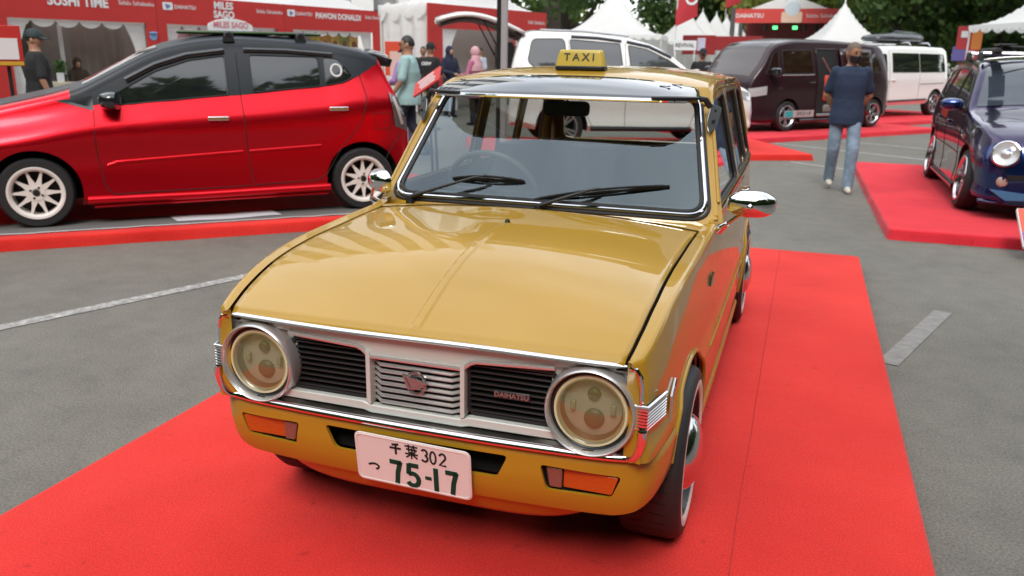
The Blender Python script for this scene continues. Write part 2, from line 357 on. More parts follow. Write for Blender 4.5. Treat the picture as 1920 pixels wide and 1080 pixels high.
def fender(s, y0, y1, name, top=True, n=46, zlo=.15):
    def fn(y, k):
        zt = smooth(ZG, y) if y < 1.06 else .85
        zc = zt-.016
        if k <= 22:
            z = lerp(zlo, zc, k/22.); return (s*t_side(y, z, zt), y, z)
        t = (k-22)/5.; xo = t_side(y, zc, zt); c = (xo-.001, zt+.003); e = (xo-.016, zt+.0035)
        if t <= 1:
            x = (1-t)**2*xo+2*t*(1-t)*c[0]+t*t*e[0]; z = (1-t)**2*zc+2*t*(1-t)*c[1]+t*t*e[1]; return (s*x, y, z)
        t = (k-27)/4.; xg = interp(XG, y)+.002 if top else xo-.03
        return (s*lerp(e[0], xg, t), y, lerp(e[1], zt, t))
    m = MB(); ys = sorted(set(rng(y0, y1, n)+([y0+.004, y0+.009, y0+.015, y0+.022] if y0 < .1 else [])))
    m.grid(fn, ys, range(32)); m.grid(lambda y, k: fn(ys[0], k) if y == 0 else (lerp(fn(ys[0], k)[0], s*.55, y), ys[0]+.001+.012*y, fn(ys[0], k)[2]), (0, .5, 1), range(32)) if y0 < .1 else None
    return m.build(name, PAINT, taxi, ang=50, solid=.012 if y0 >= .1 else 0)
cyl = []
for yy in WY:
    m = MB(); m.lathe([(0, -1), (.292, -1), (.292, 1), (0, 1)], 56, M=Matrix.Translation((0, yy, WZ+.012)) @ Matrix.Rotation(pi/2, 4, 'Y'))
    cyl.append(m.build('cutter', DARK, taxi))
for s in (1, -1):
    fender(s, -.012, .2401, 'fender_nose', True, 12, .452)
    cut(fender(s, .240, 1.035, 'front_fender', True, 40), cyl[:1])
    cut(fender(s, 1.042, 1.995, 'front_door', False, 24), [])
    cut(fender(s, 2.002, 3.22, 'rear_quarter', False, 44), cyl[1:])
    for k, yy in enumerate(WY):                                     # wheel arch lips and dark wheel housings
        pts = []
        for i in range(41):
            t = rad(-8+196*i/40); y = yy-.290*cos(t); z = WZ+.012+.290*sin(t)
            if z > (.345 if (k == 0 and y < yy) else .17): pts.append((s*(t_side(y, z, .84)+.0015), y, z))
        MB().tube(pts, .0075, 8).build('wheel_arch_lip', PAINT, taxi)
        m = MB(); m.lathe([(.02, .40), (.300, .40), (.300, .628)], 36, a0=pi/2 if s > 0 else -pi/2, a1=3*pi/2 if s > 0 else pi/2, M=Matrix.Translation((0, yy, WZ+.012)) @ Matrix.Rotation(pi/2, 4, 'Y') if s > 0 else Matrix.Translation((0, yy, WZ+.012)) @ Matrix.Rotation(-pi/2, 4, 'Y'))
        m.build('wheel_housing', DARK, taxi)
drop(cyl)
# ---- hood
def hz(x, y):
    xg = interp(XG, y); zg = smooth(ZG, y); u = min(1, abs(x)/xg)
    c = .002+.034*sstep(0, .55, y); z = zg+c*(1-u**2.1)
    w = .013-.003*y; r = 1-sstep(w*.6, w*1.35, abs(x)); z += .0042*r*sstep(-.005, .03, y)*(1-sstep(.67, .715, y))
    z -= .008*(1-sstep(-.005, .02, y))**2
    z -= .004*sstep(.93, .965, y)
    return z
m = MB(); us = sorted(set(rng(-1, 1, 60)+[k*.0025 for k in range(-16, 17)]))
m.grid(lambda y, u: (u*(interp(XG, y)-.0095+.003*y), y, hz(u*(interp(XG, y)-.006), y)), sorted(set(rng(-.008, .962, 56)+[.0, .004, .008, .014, .02])), us)
m.build('hood', PAINT, taxi, ang=60, solid=.014)
MB().box((0, .5, .50), (.98, .90, .34)).build('engine_bay_shade', DARK, taxi)  # solid black box stands for the shade inside, so panel gaps look dark
for s in (1, -1): MB().grid(lambda y, k: (s*(interp(XG, y)-.03+.045*k), y, smooth(ZG, y)-.03), rng(0, 1.0, 12), (0, 1)).build('hood_gutter', DARK, taxi)
# chrome lip along the front of the hood
pts = [(x, -.012+.010*abs(x/.55)**4, .693+.0015*sin(x*9)) for x in rng(-.549, .549, 44)]
MB().tube(pts, [.0035]+[.0088]*43+[.0035], 10, sq=.8).build('hood_lip_trim', CHROME, taxi)
m = MB(); m.lathe([(0, .012), (.006, .011), (.008, .006), (.010, 0)], 14, M=Matrix.Translation((0, .715, hz(0, .715)-.001))); m.build('washer_nozzle', BLACK, taxi)
# ---- windscreen: glass, rubber, chrome and body-colour surround
def ws(u, v): return Vector((u*(.590-.094*v), 1.092+.322*v-.048*(1-u*u), .860+.386*v+.010*(1-u*u)))
wn_ = (ws(0, 1)-ws(0, 0)).cross(Vector((1, 0, 0))).normalized()
if wn_.z < 0: wn_ = -wn_
def wloop(du, dv, r, n=7, seg=8):
    base = [(1+du, 1+dv), (-1-du, 1+dv), (-1-du, -dv), (1+du, -dv)]
    return [ws(u/1.0, v) for u, v in densify(rpoly(base, r, n), seg)]
def densify(p, seg):
    out = []
    for i in range(len(p)):
        a = p[i]; b = p[(i+1) % len(p)]; d = hypot(b[0]-a[0], b[1]-a[1]); k = 10 if d > .4 else 1
        out += [(lerp(a[0], b[0], j/k), lerp(a[1], b[1], j/k)) for j in range(k)]
    return out
def wring(du1, dv1, off1, du2, dv2, off2, r1=.13, r2=.13):
    A = wloop(du1, dv1, r1); B = wloop(du2, dv2, r2); m = MB()
    m.grid(lambda i, k: tuple((A[i]+wn_*off1) if k == 0 else (B[i]+wn_*off2)), range(len(A)), (0, 1), cu=True); return m
L = wloop(.0, .0, .12)
m = MB(); m.grid(lambda v, u: tuple(ws(u, v)+wn_*.004), rng(-.01, 1.01, 16), rng(-1.01, 1.01, 30)); m.build('windscreen', GLASS, taxi, ang=80)
MB().tube([p+wn_*.010 for p in wloop(.010, .015, .135)], .0072, 8, closed=True).build('windscreen_chrome_trim', CHROME, taxi)
MB().tube([p+wn_*.004 for p in wloop(-.012, -.018, .12)], .008, 8, closed=True).build('windscreen_rubber', RUBBER, taxi)
MB().tube([p+wn_*.004 for p in wloop(.030, .043, .14)], .0062, 8, closed=True).build('windscreen_gasket', RUBBER, taxi)
m = wring(-.012, -.02, -.004, .062, .085, .004); A = wloop(.062, .085, .13); B = wloop(.100, .10, .05)
m.grid(lambda i, k: tuple(lerp(A[i]+wn_*.004, B[i]+wn_*(-.004), k)), range(len(A)), (0, .5, 1), cu=True)
m.build('windscreen_frame', PAINT, taxi, ang=60)
# ---- cowl
def cowl(x, t):
    a = Vector((x, .966, hz(x*.98, .962)+.001)); u = x/.60; b = ws(u*1.02, -.10); b.y += .0; return tuple(a.lerp(b, t)+Vector((0, 0, .008*sin(pi*t))))
m = MB(); m.grid(cowl, rng(-.60, .60, 40), rng(0, 1, 8)); m.build('cowl_panel', PAINT, taxi, ang=60)
# ---- upper sides with window openings
WIN = [[(1.205, .885), (1.472, 1.222), (1.905, 1.245), (1.935, .885)], [(2.03, .885), (2.01, 1.245), (2.50, 1.243), (2.55, .885)], [(2.61, .885), (2.575, 1.242), (2.90, 1.225), (3.02, .885)]]
def up_top(y): return smooth([(1.09, .86), (1.20, .99), (1.30, 1.115), (1.40, 1.225), (1.46, 1.265), (1.56, 1.288), (1.8, 1.298), (2.6, 1.292), (2.9, 1.26), (3.02, 1.18), (3.17, .86)], y)
for s in (1, -1):
    m = MB(); ys = rng(1.095, 3.165, 80)
    m.grid(lambda y, k: (s*t_up(y, lerp(.846, up_top(y), k/16.)), y, lerp(.846, up_top(y), k/16.)), ys, range(17))
    up = m.build('upper_side', PAINT, taxi, ang=50); up.modifiers.new('solid', 'SOLIDIFY').thickness = .022
    cs = []
    for w in WIN:
        m = MB(); m.prism(rpoly(w, [.03, .09, .05, .03] if w is WIN[0] else .05, 6), .3, .8, M=Matrix(((0, 0, s, 0), (1, 0, 0, 0), (0, 1, 0, 0), (0, 0, 0, 1))))
        cs.append(m.build('cutter', DARK, taxi))
    cut(up, cs); drop(cs)
    if s > 0 and False: pass
    # gutter over the doors
    gp = [(s*(t_up(y, up_top(y))+.004), y, up_top(y)-.004) for y in rng(1.13, 3.12, 60)]
    MB().tube(gp, .007, 8).build('drip_rail', PAINT, taxi)
    gp = [(s*(t_up(y, up_top(y)-.026)+.001), y, up_top(y)-.030) for y in rng(1.24, 3.0, 50)]
    MB().tube(gp, .0045, 6).build('door_frame_bead', PAINT, taxi)
    for i, w in enumerate(WIN):
        P = rpoly(w, .04, 5); c = [(sum(p[0] for p in P)/len(P)), (sum(p[1] for p in P)/len(P))]
        m = MB(); m.add([(s*(t_up(y, z)-.014), y, z) for y, z in P], [tuple(range(len(P)))]); m.build('side_window', SGLASS, taxi, flat=True)
        MB().tube([(s*(t_up(y, z)-.006), y, z) for y, z in densify(P, 1)], .008, 6, closed=True).build('window_rubber', RUBBER, taxi)
    MB().tube([(s*(t_up(y, .872)+.002), y, .872) for y in rng(1.15, 3.06, 24)], .0075, 8).build('belt_trim', CHROME, taxi)
    m = MB(); m.grid(lambda y, k: (s*lerp(t_side(y, .85)-.012, t_up(y, .85), k), y, .853+.004*k), rng(1.06, 3.16, 20), (0, 1)); m.build('belt_ledge', PAINT, taxi)
# ---- roof
def roof(y, u):
    g = t_up(y, up_top(y)) if y > 1.40 else t_up(1.4, up_top(1.4)); ye = max(y, 1.40)
    zg = up_top(ye); a = abs(u); x = u*(g+.002)
    crown = smooth([(1.32, .016), (1.45, .024), (1.7, .036), (2.5, .036), (2.95, .024), (3.06, .016)], y)
    z = zg-.003+crown*(1-a**2.2)+.014*(1-a**9)
    if y < 1.40: z -= .30*(1.40-y)
    yy = y-.055*(1-u*u)*(1-sstep(1.36, 1.7, y))
    return (x, yy, z)
m = MB(); m.grid(roof, [1.388, 1.40, 1.42, 1.45, 1.49, 1.54, 1.6]+rng(1.68, 2.8, 16)+[2.86, 2.92, 2.97, 3.01], rng(-1, 1, 56)); m.build('roof', PAINT, taxi, ang=60, solid=.010)
MB().grid(lambda y, u: (roof(y, u*.94)[0], y, roof(y, u*.94)[2]-.03), rng(1.46, 2.98, 12), rng(-1, 1, 14)).build('headliner', TRIMIN, taxi)
# ---- tailgate
def tg(u, t): return (u*lerp(.545, .60, t), lerp(3.02, 3.20, t)+.02*(1-u*u), lerp(1.235, .86, t)+.012*(1-u*u)*(1-t))
m = MB(); A = rpoly([(-.98, .02), (.98, .02), (.98, .99), (-.98, .99)], .02, 2); B = rpoly([(-.84, .14), (.84, .14), (.84, .88), (-.84, .88)], .10, 2)
m.grid(lambda i, k: tg(lerp(A[i][0], B[i][0], k), lerp(A[i][1], B[i][1], k)), range(len(A)), (0, 1), cu=True); m.build('tailgate_frame', PAINT, taxi, solid=.02)
m = MB(); m.add([tg(*p) for p in B], [tuple(range(len(B)))]); m.build('rear_window', GLASS, taxi, flat=True)
m = MB(); m.grid(lambda x, z: (x, 3.215-.03*(abs(x)/.6)**4-.05*(1-sstep(.2, .4, z)), z), rng(-.60, .60, 20), rng(.2, .86, 10)); m.build('tailgate', PAINT, taxi)
MB().tube([(x, 3.26-.05*(abs(x)/.6)**4, .42) for x in rng(-.62, .62, 20)], .035, 8, sq=.6).build('rear_bumper', CHROME, taxi)
# ---- lower front valance wrapping to the wheel arches
PL = [(0, -.016), (.15, -.015), (.3, -.011), (.45, -.002), (.53, .008), (.58, .022), (.605, .042), (.620, .072), (.631, .12), (.638, .17), (.643, .24)]
def plan(s):          # s in 0..1 along the half outline
    n = len(PL)-1; k = min(n-1, int(s*n)); t = s*n-k
    p = [Vector(PL[max(0, min(n, k+d))]) for d in (-1, 0, 1, 2)]
    return 0.5*((2*p[1])+(p[2]-p[0])*t+(2*p[0]-5*p[1]+4*p[2]-p[3])*t*t+(3*p[1]-p[0]-3*p[2]+p[3])*t**3)
def pln(s):
    a = plan(max(0, s-.01)); b = plan(min(1, s+.01)); d = (b-a).normalized(); return Vector((-d.y, d.x))   # inward
def vfun(s, v):
    q = abs(s); p = plan(q); n = pln(q); zb = interp([(0, .275), (.40, .278), (.50, .292), (.62, .306), (.8, .325), (1, .35)], q); z = lerp(.448, zb, v)
    ins = smooth([(.26, .036), (.29, .020), (.33, .006), (.38, -.002), (.43, -.003), (.45, .004)], z); p = p+n*ins
    return ((1 if s >= 0 else -1)*p.x, p.y, z)
m = MB(); m.grid(vfun, rng(-1, 1, 120), rng(0, 1, 18)); val = m.build('front_valance', PAINT, taxi, ang=55); val.modifiers.new('solid', 'SOLIDIFY').thickness = .010
cs = []; FM = Matrix(((1, 0, 0, 0), (0, 0, -1, 0), (0, 1, 0, 0), (0, 0, 0, 1)))      # XY poly -> XZ, extruded along -Y..
SIG = [(.345, .408), (.548, .400), (.524, .338), (.362, .338)]
for s in (1, -1):
    P = [(s*x, z) for x, z in SIG]; P = P if s > 0 else P[::-1]
    m = MB(); m.prism(rpoly(P, .012, 4), -.12, .12, M=FM); cs.append(m.build('cutter', DARK, taxi))
m = MB(); m.prism(rpoly([(-.262, .418), (.262, .418), (.232, .352), (-.232, .352)], .014, 4), -.1, .1, M=FM); cs.append(m.build('cutter', DARK, taxi))
cut(val, cs, 50); drop(cs)
def apron(x, t):
    q = x/.50; zb = .208+.06*abs(q)**5; z = lerp(.320, zb, t); return (x, .014+.030*t+.040*max(0, t-.45)+.06*q**6, z)
MB().grid(apron, rng(-.5, .5, 40), rng(0, 1, 10)).build('front_apron', PAINT, taxi, ang=60, solid=.008)
MB().box((0, .12, .385), (.66, .10, .10)).build('radiator_void', DARK, taxi)
# indicators
AMB = mat('amber_lens', (0.46, 0.070, 0.005), 0.12, coat=.6, bump=.0012, bscale=160)
CLR = mat('clear_lens', (0.20, 0.075, 0.055), 0.10, coat=.6, bump=.0012, bscale=150)
for s in (1, -1):
    cxx = sum(p[0] for p in SIG)/4; czz = sum(p[1] for p in SIG)/4
    def shr(k, y): return [(s*(cxx+(x-cxx)*k), y+(.016*sstep(.40, .56, x)), czz+(z-czz)*(k if k > .9 else k*.98)) for x, z in rpoly(SIG, .012, 4)]
    root = MB(); a = shr(1.02, .0); b = shr(1.0, .016); n = len(a)
    root.grid(lambda i, k: (a, b)[k][i], range(n), (0, 1), cu=True); root.add(b, [tuple(range(n))])
    ind = root.build('indicator_housing', BLACK, taxi)
    for nm, x0, x1, mt in (('amber_lens', .402, .540, AMB), ('clear_lens', .356, .400, CLR)):
        q = [(x0 if x0 > .36 else .358, .400), (x1, .400-.03*(x1-.34)), (x1-.015 if x1 > .5 else x1, .346), (x0+.012 if x0 < .36 else x0, .346)]
        q = [(s*x, z) for x, z in q]; q = q if s > 0 else q[::-1]
        m = MB(); m.prism(rpoly(q, .005, 3), -.002, .012, M=Matrix.Translation((0, .012+.010*(x0 > .4), 0)) @ FM); m.build(nm, mt, ind, bev=.003)
# ---- chrome bumper blade: shelf plus rolled lip, turned up at the corners
def bl(s):
    q = abs(s); x = plan(min(q, .62)); sg = 1 if s >= 0 else -1
    if q <= .40: p = plan(q/.40*.46); return Vector((sg*p.x, p.y-.006, .455))
    t = (q-.40)/.60*pi/2; b = plan(.46)
    return Vector((sg*(b.x+sin(t)*(.596-b.x)), lerp(b.y-.008, -.015, sin(t)), .455+.085*(1-cos(t))))
S = rng(-1, 1, 90); path = [bl(s) for s in S]
MB().tube(path, .0125, 10, sq=.85).build('bumper_strip', CHROME, taxi)
def shelf(i, k):
    p = path[i]; t = atan2(p.z-.455, .05); inn = Vector((-.018*(1 if p.x > 0 else -1)*min(1, (p.z-.455)*20), .05 if abs(p.x) < .34 else .012, .012 if p.z < .46 else .010)); return tuple(p+inn*k+Vector((0, .004, .004)))
MB().grid(shelf, range(len(path)), (0, .5, 1)).build('bumper_shelf', mat('dark_reflection_chrome', (.085, .078, .068), .30, .7, vary=.4, vscale=14), taxi)  # same bumper chrome, its dark reflection put into the colour
# ---- silver grille panel
GY = .018
PANEL = mat('grille_paint', (0.56, 0.57, 0.53), 0.32, 0.12, vary=.05, vscale=11)
m = MB(); m.box((0, .075, .57), (1.16, .03, .26)); m.build('grille_back_shade', DARK, taxi)  # black slab standing for the shadow behind the grille and under the lip
def plate_poly(name, poly, y, d, mt, r=.004, bev=.002, ang=35):
    k = MB(); k.prism(rpoly(poly, r, 3), -d/2, d/2, M=Matrix.Translation((0, y, 0)) @ FM); return k.build(name, mt, taxi, bev=bev, ang=ang)
plate_poly('grille_top_band', [(-.575, .680), (-.575, .672), (-.38, .664), (-.168, .653), (-.150, .647), (-.130, .627), (.130, .627), (.150, .647), (.168, .653), (.38, .664), (.575, .672), (.575, .680)][::-1], GY, .018, PANEL)
pts = [(x, z-.002) for x, z in [(-.372, .662), (-.168, .651), (-.152, .645), (-.132, .627), (.132, .627), (.152, .645), (.168, .651), (.372, .662)]]
MB().tube([(x, GY-.011, z) for x, z in pts], .0065, 8, sq=1.1).build('grille_brow', mat('brow_silver', (.66, .65, .63), .25, .6), taxi)
plate_poly('grille_bottom_band', [(-.40, .497), (-.150, .497), (-.128, .489), (.128, .489), (.150, .497), (.40, .497), (.40, .474), (.150, .472), (.130, .466), (-.130, .466), (-.150, .472), (-.40, .474)], GY-.004, .026, PANEL, bev=.006)
for s in (1, -1):
    plate_poly('grille_divider', [(s*x, z) for x, z in ([(.127, .634), (.139, .644), (.139, .496), (.127, .490)] if s > 0 else [(.127, .490), (.139, .496), (.139, .644), (.127, .634)])], GY-.004, .030, PANEL, bev=.004)
    plate_poly('headlight_surround', [(s*x, z) for x, z in ([(.36, .665), (.36, .474), (.575, .474), (.578, .68), (.36, .68)] if s > 0 else [(.36, .68), (.578, .68), (.575, .474), (.36, .474), (.36, .665)])], GY+.012, .012, PANEL)
    fr = MB(); fr.tube([(s*x, GY+.006, z) for x, z in rrect2(.142, .372, .500, .646, .016)] if False else [(s*(.257+x), GY+.004, .573+z) for x, z in rrect(.226, .140, .016, 3)], .006, 6, closed=True)
    fo = fr.build('grille_frame', BLACK, taxi)
    for k in range(9):
        z = .512+.0152*k; MB().box((s*.257, GY+.010, z), (.222, .022, .0042)).build('grille_slat', mat('slat_black', (.012, .012, .012), .5), fo, bev=.001)
for k in range(7):
    z = .501+.0172*k; w = .117
    pts = [(-w-.010, GY+.016, z+.002), (-w+.016, GY-.006, z), (w-.016, GY-.006, z), (w+.010, GY+.016, z+.002)]
    MB().tube(pts, .0058, 8, sq=.9).build('grille_bar', mat('bar_silver', (.64, .62, .61), .24, .7), taxi)
MB().box((0, GY+.02, .462), (.24, .02, .012)).build('grille_slot', DARK, taxi)
MB().box((0, GY-.003, .4625), (.236, .010, .004)).build('grille_slot_bar', PANEL, taxi)
# round emblem with a stylised letter
em = MB(); EM = Matrix.Translation((0.005, GY-.018, .570)) @ Matrix.Rotation(pi/2, 4, 'X')
em.tube([(.026*cos(t), .029*sin(t), 0) for t in rng(0, 2*pi, 28)[:-1]], .0038, 8, closed=True, M=EM)
em.add([(-.036, .022, .004), (-.012, .014, .004), (.030, -.004, .004), (-.004, -.018, .004), (-.022, -.017, .004)], [(0, 1, 2, 3, 4)], M=EM)
em.prism([(-.036, .022), (-.030, .018), (-.012, -.016), (-.022, -.017)], 0, .007, M=EM); em.prism([(-.022, -.017), (-.012, -.016), (.030, -.004), (.036, .004)], 0, .007, M=EM); em.prism([(-.036, .022), (.036, .004), (.030, -.004), (-.030, .016)], 0, .007, M=EM)
em.build('grille_emblem', mat('emblem_steel', (.42, .41, .41), .22, .9), taxi)
bd = MB(); bd.box((.262, GY-.006, .570), (.096, .006, .020)); bdo = bd.build('name_badge', mat('badge_dark', (.05, .048, .046), .35, .6), taxi, bev=.002)
text('badge_lettering', 'DAIHATSU', .019, mat('badge_steel', (.42, .40, .38), .28, .9), bdo, face_M((.262, GY-.0105, .570), (0, -1, 0)), .003, .02)
# ---- headlights
LENS = film('lens_film', (.23, .21, .085), .36)
for s in (1, -1):
    c = Vector((s*.466, -.006, .566)); T = Matrix.Translation(c) @ Matrix.Rotation(pi/2, 4, 'X')      # local Z -> -Y
    h = MB(); h.lathe([(.117, -.030), (.1145, -.006), (.112, .010), (.1095, .016), (.1072, .0175), (.1048, .015), (.1018, .002), (.1008, -.008)], 56, M=T)
    hb = h.build('headlight', mat('bezel_silver', (.60, .60, .59), .30, .7), taxi, ang=40)
    MB().lathe([(.1010, -.006), (.096, -.003), (.092, -.006)], 44, M=T).build('lens_gasket', BLACK, hb)
    MB().lathe([(.0, -.045), (.06, -.040), (.094, -.012)], 40, M=T).build('reflector', mat('reflector_olive', (.115, .107, .042), .4, .0), hb, ang=60)
    MB().lathe([(.078, -.010), (.081, -.001), (.0905, -.001), (.093, -.008)], 48, M=T).build('halo_ring', mat('halo_cream', (.60, .57, .36), .4), hb)
    MB().lathe([(.0, .013), (.03, .012), (.06, .007), (.085, -.001), (.094, -.006)], 44, M=T).build('lens', LENS, hb, ang=80)
    q = MB()
    for (x, y, r) in ((.004, -.028, .026), (.002, .036, .017)):
        q.lathe([(0, -.006), (r*.5, -.007), (r*.88, -.010), (r, -.016), (r, -.045)], 24, M=T @ Matrix.Translation((x, y, -.012)))
    q.build('projector', mat('projector', (.13, .10, .05), .35), hb, ang=60)
    for x in (-.048, .052): MB().box((0, 0, 0), (.013, .026, .012), M=T @ Matrix.Translation((x, .004, -.022))).build('reflector_cell', mat('cell_cream', (.40, .38, .25), .25), hb, bev=.003)
# ---- chrome hook trim beside each headlight, ribbed corner pieces
for s in (1, -1):
    pts = [(s*.556, -.004, .690), (s*.572, -.006, .687), (s*.582, -.006, .672), (s*.586, -.005, .645), (s*.586, -.005, .603)]
    MB().tube(pts, .0062, 8, sq=1.0).build('corner_trim', CHROME, taxi)
    MB().box((s*.571, .006, .60), (.010, .02, .16)).build('corner_gap', DARK, taxi)
    rb = MB(); W3 = [(.572, -.008), (.603, -.010), (.630, .098)]
    for k in range(8):
        z = .5415+.0081*k
        rb.tube([(s*x, y, z+(.0 if i < 2 else .002)) for i, (x, y) in enumerate(W3)], .0035 if k < 7 else .0052, 6, up=(0, 0, 1))
    ro = rb.build('ribbed_corner', CHROME, taxi, ang=50)
    bk = MB(); bk.grid(lambda i, z: (s*(W3[i][0]-.004), W3[i][1]+.004, z), range(3), (.538, .603)); bk.build('corner_backing', BLACK, ro)
# side markers, badge, door handles
for s in (1, -1):
    x = t_side(.215, .53, .73)+.004
    mk = MB(); mk.tube([(s*x, .185, .485), (s*x, .185, .555), (s*(x+.001), .235, .585)], .005, 6); mk.build('marker_trim', CHROME, taxi)
    MB().box((s*(x-.001), .212, .52), (.006, .04, .07)).build('side_marker', AMB, taxi, bev=.003)
    b = MB(); x = t_side(.88, .70, .82)+.003
    for i in range(3): b.tube([(s*x, .84+.03*i, .680), (s*(x-.001), .845+.03*i, .71), (s*x, .866+.03*i, .700)], .0055, 6)
    b.build('fender_badge', CHROME, taxi)
    for yy in (1.86, 2.42):
        x = t_side(yy, .765)+.012; hd = MB(); hd.tube([(s*(x-.012), yy-.055, .765), (s*x, yy-.045, .767), (s*(x+.004), yy, .768), (s*x, yy+.045, .767), (s*(x-.012), yy+.055, .765)], .008, 8); hd.build('door_handle', CHROME, taxi)
    MB().tube([(s*(t_side(y, .47)+.001), y, .470) for y in rng(.86, 2.42, 20)], .004, 6).build('side_crease', PAINT, taxi)
    MB().tube([(s*(t_side(y, .20)-.004), y, .185) for y in rng(.82, 2.44, 16)], .014, 8, sq=1.3).build('sill', PAINT, taxi)
MB().box((0, 1.75, .17), (.9, 2.7, .05)).build('floor_pan', DARK, taxi)
# ---- wheels
WHITE = mat('whitewall', (.72, .68, .63), .6)
RIMK = mat('rim_black', (.02, .02, .022), .3, .3)
def taxi_wheel(s, y):
    T = Matrix.Translation((s*.575, y, WZ)) @ Matrix.Rotation(s*pi/2, 4, 'Y')     # local Z outward
    e = MB(); R0 = .2575
    e.lathe([(.185, -.085), (.235, -.088), (.250, -.080), (R0, -.062), (R0+.0005, -.02), (R0+.0005, .02), (R0, .062), (.250, .080), (.236, .089), (.2165, .0905)], 64, M=T)
    w = e.build('wheel', RUBBER, taxi, ang=40)
    g = MB()
    for i in range(40):
        a = 2*pi*i/40
        for sg in (-1, 1):
            g.add([(R0+.0012, a+.015*sg, z) for z in ()], []) if False else None
            p = [(cos(a+d)*(R0+.0010), sin(a+d)*(R0+.0010), z) for d, z in ((0, .008*sg), (.03, .055*sg), (.045, .055*sg), (.015, .008*sg))]
            g.add(p, [(0, 1, 2, 3)], M=T)
    g.build('tread_groove', DARK, w, flat=True)
    MB().lathe([(.2165, .0908), (.206, .0918), (.193, .090), (.186, .084)], 64, M=T).build('whitewall', WHITE, w)
    MB().lathe([(.187, .086), (.182, .070), (.172, .045), (.165, .0), (.05, .01)], 48, M=T).build('rim', RIMK, w)
    sp = MB()
    for i in range(14):
        a = 2*pi*i/14; sp.tube([(cos(a)*.07, sin(a)*.07, .055), (cos(a)*.13, sin(a)*.13, .06), (cos(a)*.178, sin(a)*.178, .062)], .0075, 6, M=T)
    sp.build('spokes', RIMK, w)
    MB().lathe([(.114, .05), (.1155, .070), (.112, .082), (.102, .094), (.084, .105), (.06, .1135), (.03, .119), (0, .1205)], 40, M=T).build('hub_cap', mat('hub_chrome', (.62, .62, .63), .16, 1.0, bump=.0008, bscale=20), w, ang=60)
for y in WY:
    for s in (1, -1): taxi_wheel(s, y)
# ---- wipers
def wiper(px, tip_end, name='wiper'):
    """pivot at px on the cowl; the blade lies along the lower glass to tip_end"""
    P = ws(px/.59, -.055)+Vector((0, -.012, .006)); e0, e1 = tip_end
    A = ws(*e0)+wn_*.018; B = ws(*e1)+wn_*.018; mid = A.lerp(B, .50)+wn_*.022
    m = MB(); m.lathe([(0, .02), (.014, .016), (.016, 0), (.018, -.012)], 14, M=Matrix.Translation(P)); w = m.build(name, BLACK, taxi)
    arm = MB(); q = P.lerp(mid, .45)+wn_*.018; arm.tube([P+Vector((0, 0, .012)), P.lerp(q, .3)+wn_*.014, q, mid.lerp(q, .3)+wn_*.006, mid], [.013, .0115, .0085, .0065, .006], 8, sq=.7); arm.build('wiper_arm', BLACK, w)
    b = MB(); N = 12
    b.tube([A.lerp(B, t)+wn_*(-.012+.002*sin(pi*t)) for t in rng(0, 1, N)], .0042, 6)
    b.tube([A.lerp(B, t)+wn_*(-.004+.020*sin(pi*t)) for t in rng(.04, .96, N)], .0042, 6)
    b.tube([A.lerp(B, t)+wn_*(-.006+.006*abs(sin(3*pi*t))) for t in rng(.0, 1, 18)], .0040, 6)
    b.build('wiper_blade', BLACK, w); return w
wiper(-.505, ((-.62, .155), (-.115, .165)))
wiper(.012, ((-.02, .02), (.80, .205)))
# ---- door-mounted chrome mirrors
def mirror(s, base, ball, tilt):
    m = MB(); m.tube([base, (base[0]+s*.012, base[1]-.004, base[2]+.012), (base[0]+s*.03, base[1]-.012, base[2]+.028)], [.016, .015, .009], 10)
    r = m.build('wing_mirror', CHROME, taxi, ang=60)
    MB().tube([(base[0]+s*.028, base[1]-.010, base[2]+.026), ball], [.006, .0055], 8).build('mirror_stalk', CHROME, r)
    T = Matrix.Translation((ball[0]+s*.004, ball[1]+.022, ball[2]+.004)) @ Matrix.Rotation(tilt, 4, 'Z')
    out = rrect(1, 1, .40, 8); k = MB()
    prof = [(.0, -.022), (.35, -.020), (.62, -.014), (.84, -.003), (.96, .010), (1.0, .022), (.985, .028)]
    k.grid(lambda i, j: (out[i][0]*.160*prof[j][0], prof[j][1], out[i][1]*.088*prof[j][0]), range(len(out)), range(len(prof)), cu=True, M=T)
    k.build('mirror_shell', CHROME, r, ang=60)
    k = MB(); k.add([(x*.156, .024, z*.085) for x, z in out], [tuple(range(len(out)))], M=T); k.build('mirror_glass', mat('mirror_face', (.8, .8, .8), .02, 1.0), r, flat=True)
    k = MB(); k.lathe([(0, -.011), (.008, -.008), (.011, 0), (.008, .008), (0, .011)], 14, M=Matrix.Translation(ball)); k.build('ball_joint', CHROME, r, ang=60)
mirror(1, (.640, 1.045, .822), (.742, .985, .918), rad(6))
mirror(-1, (-.640, 1.045, .822), (-.634, 1.0, .912), rad(-40))
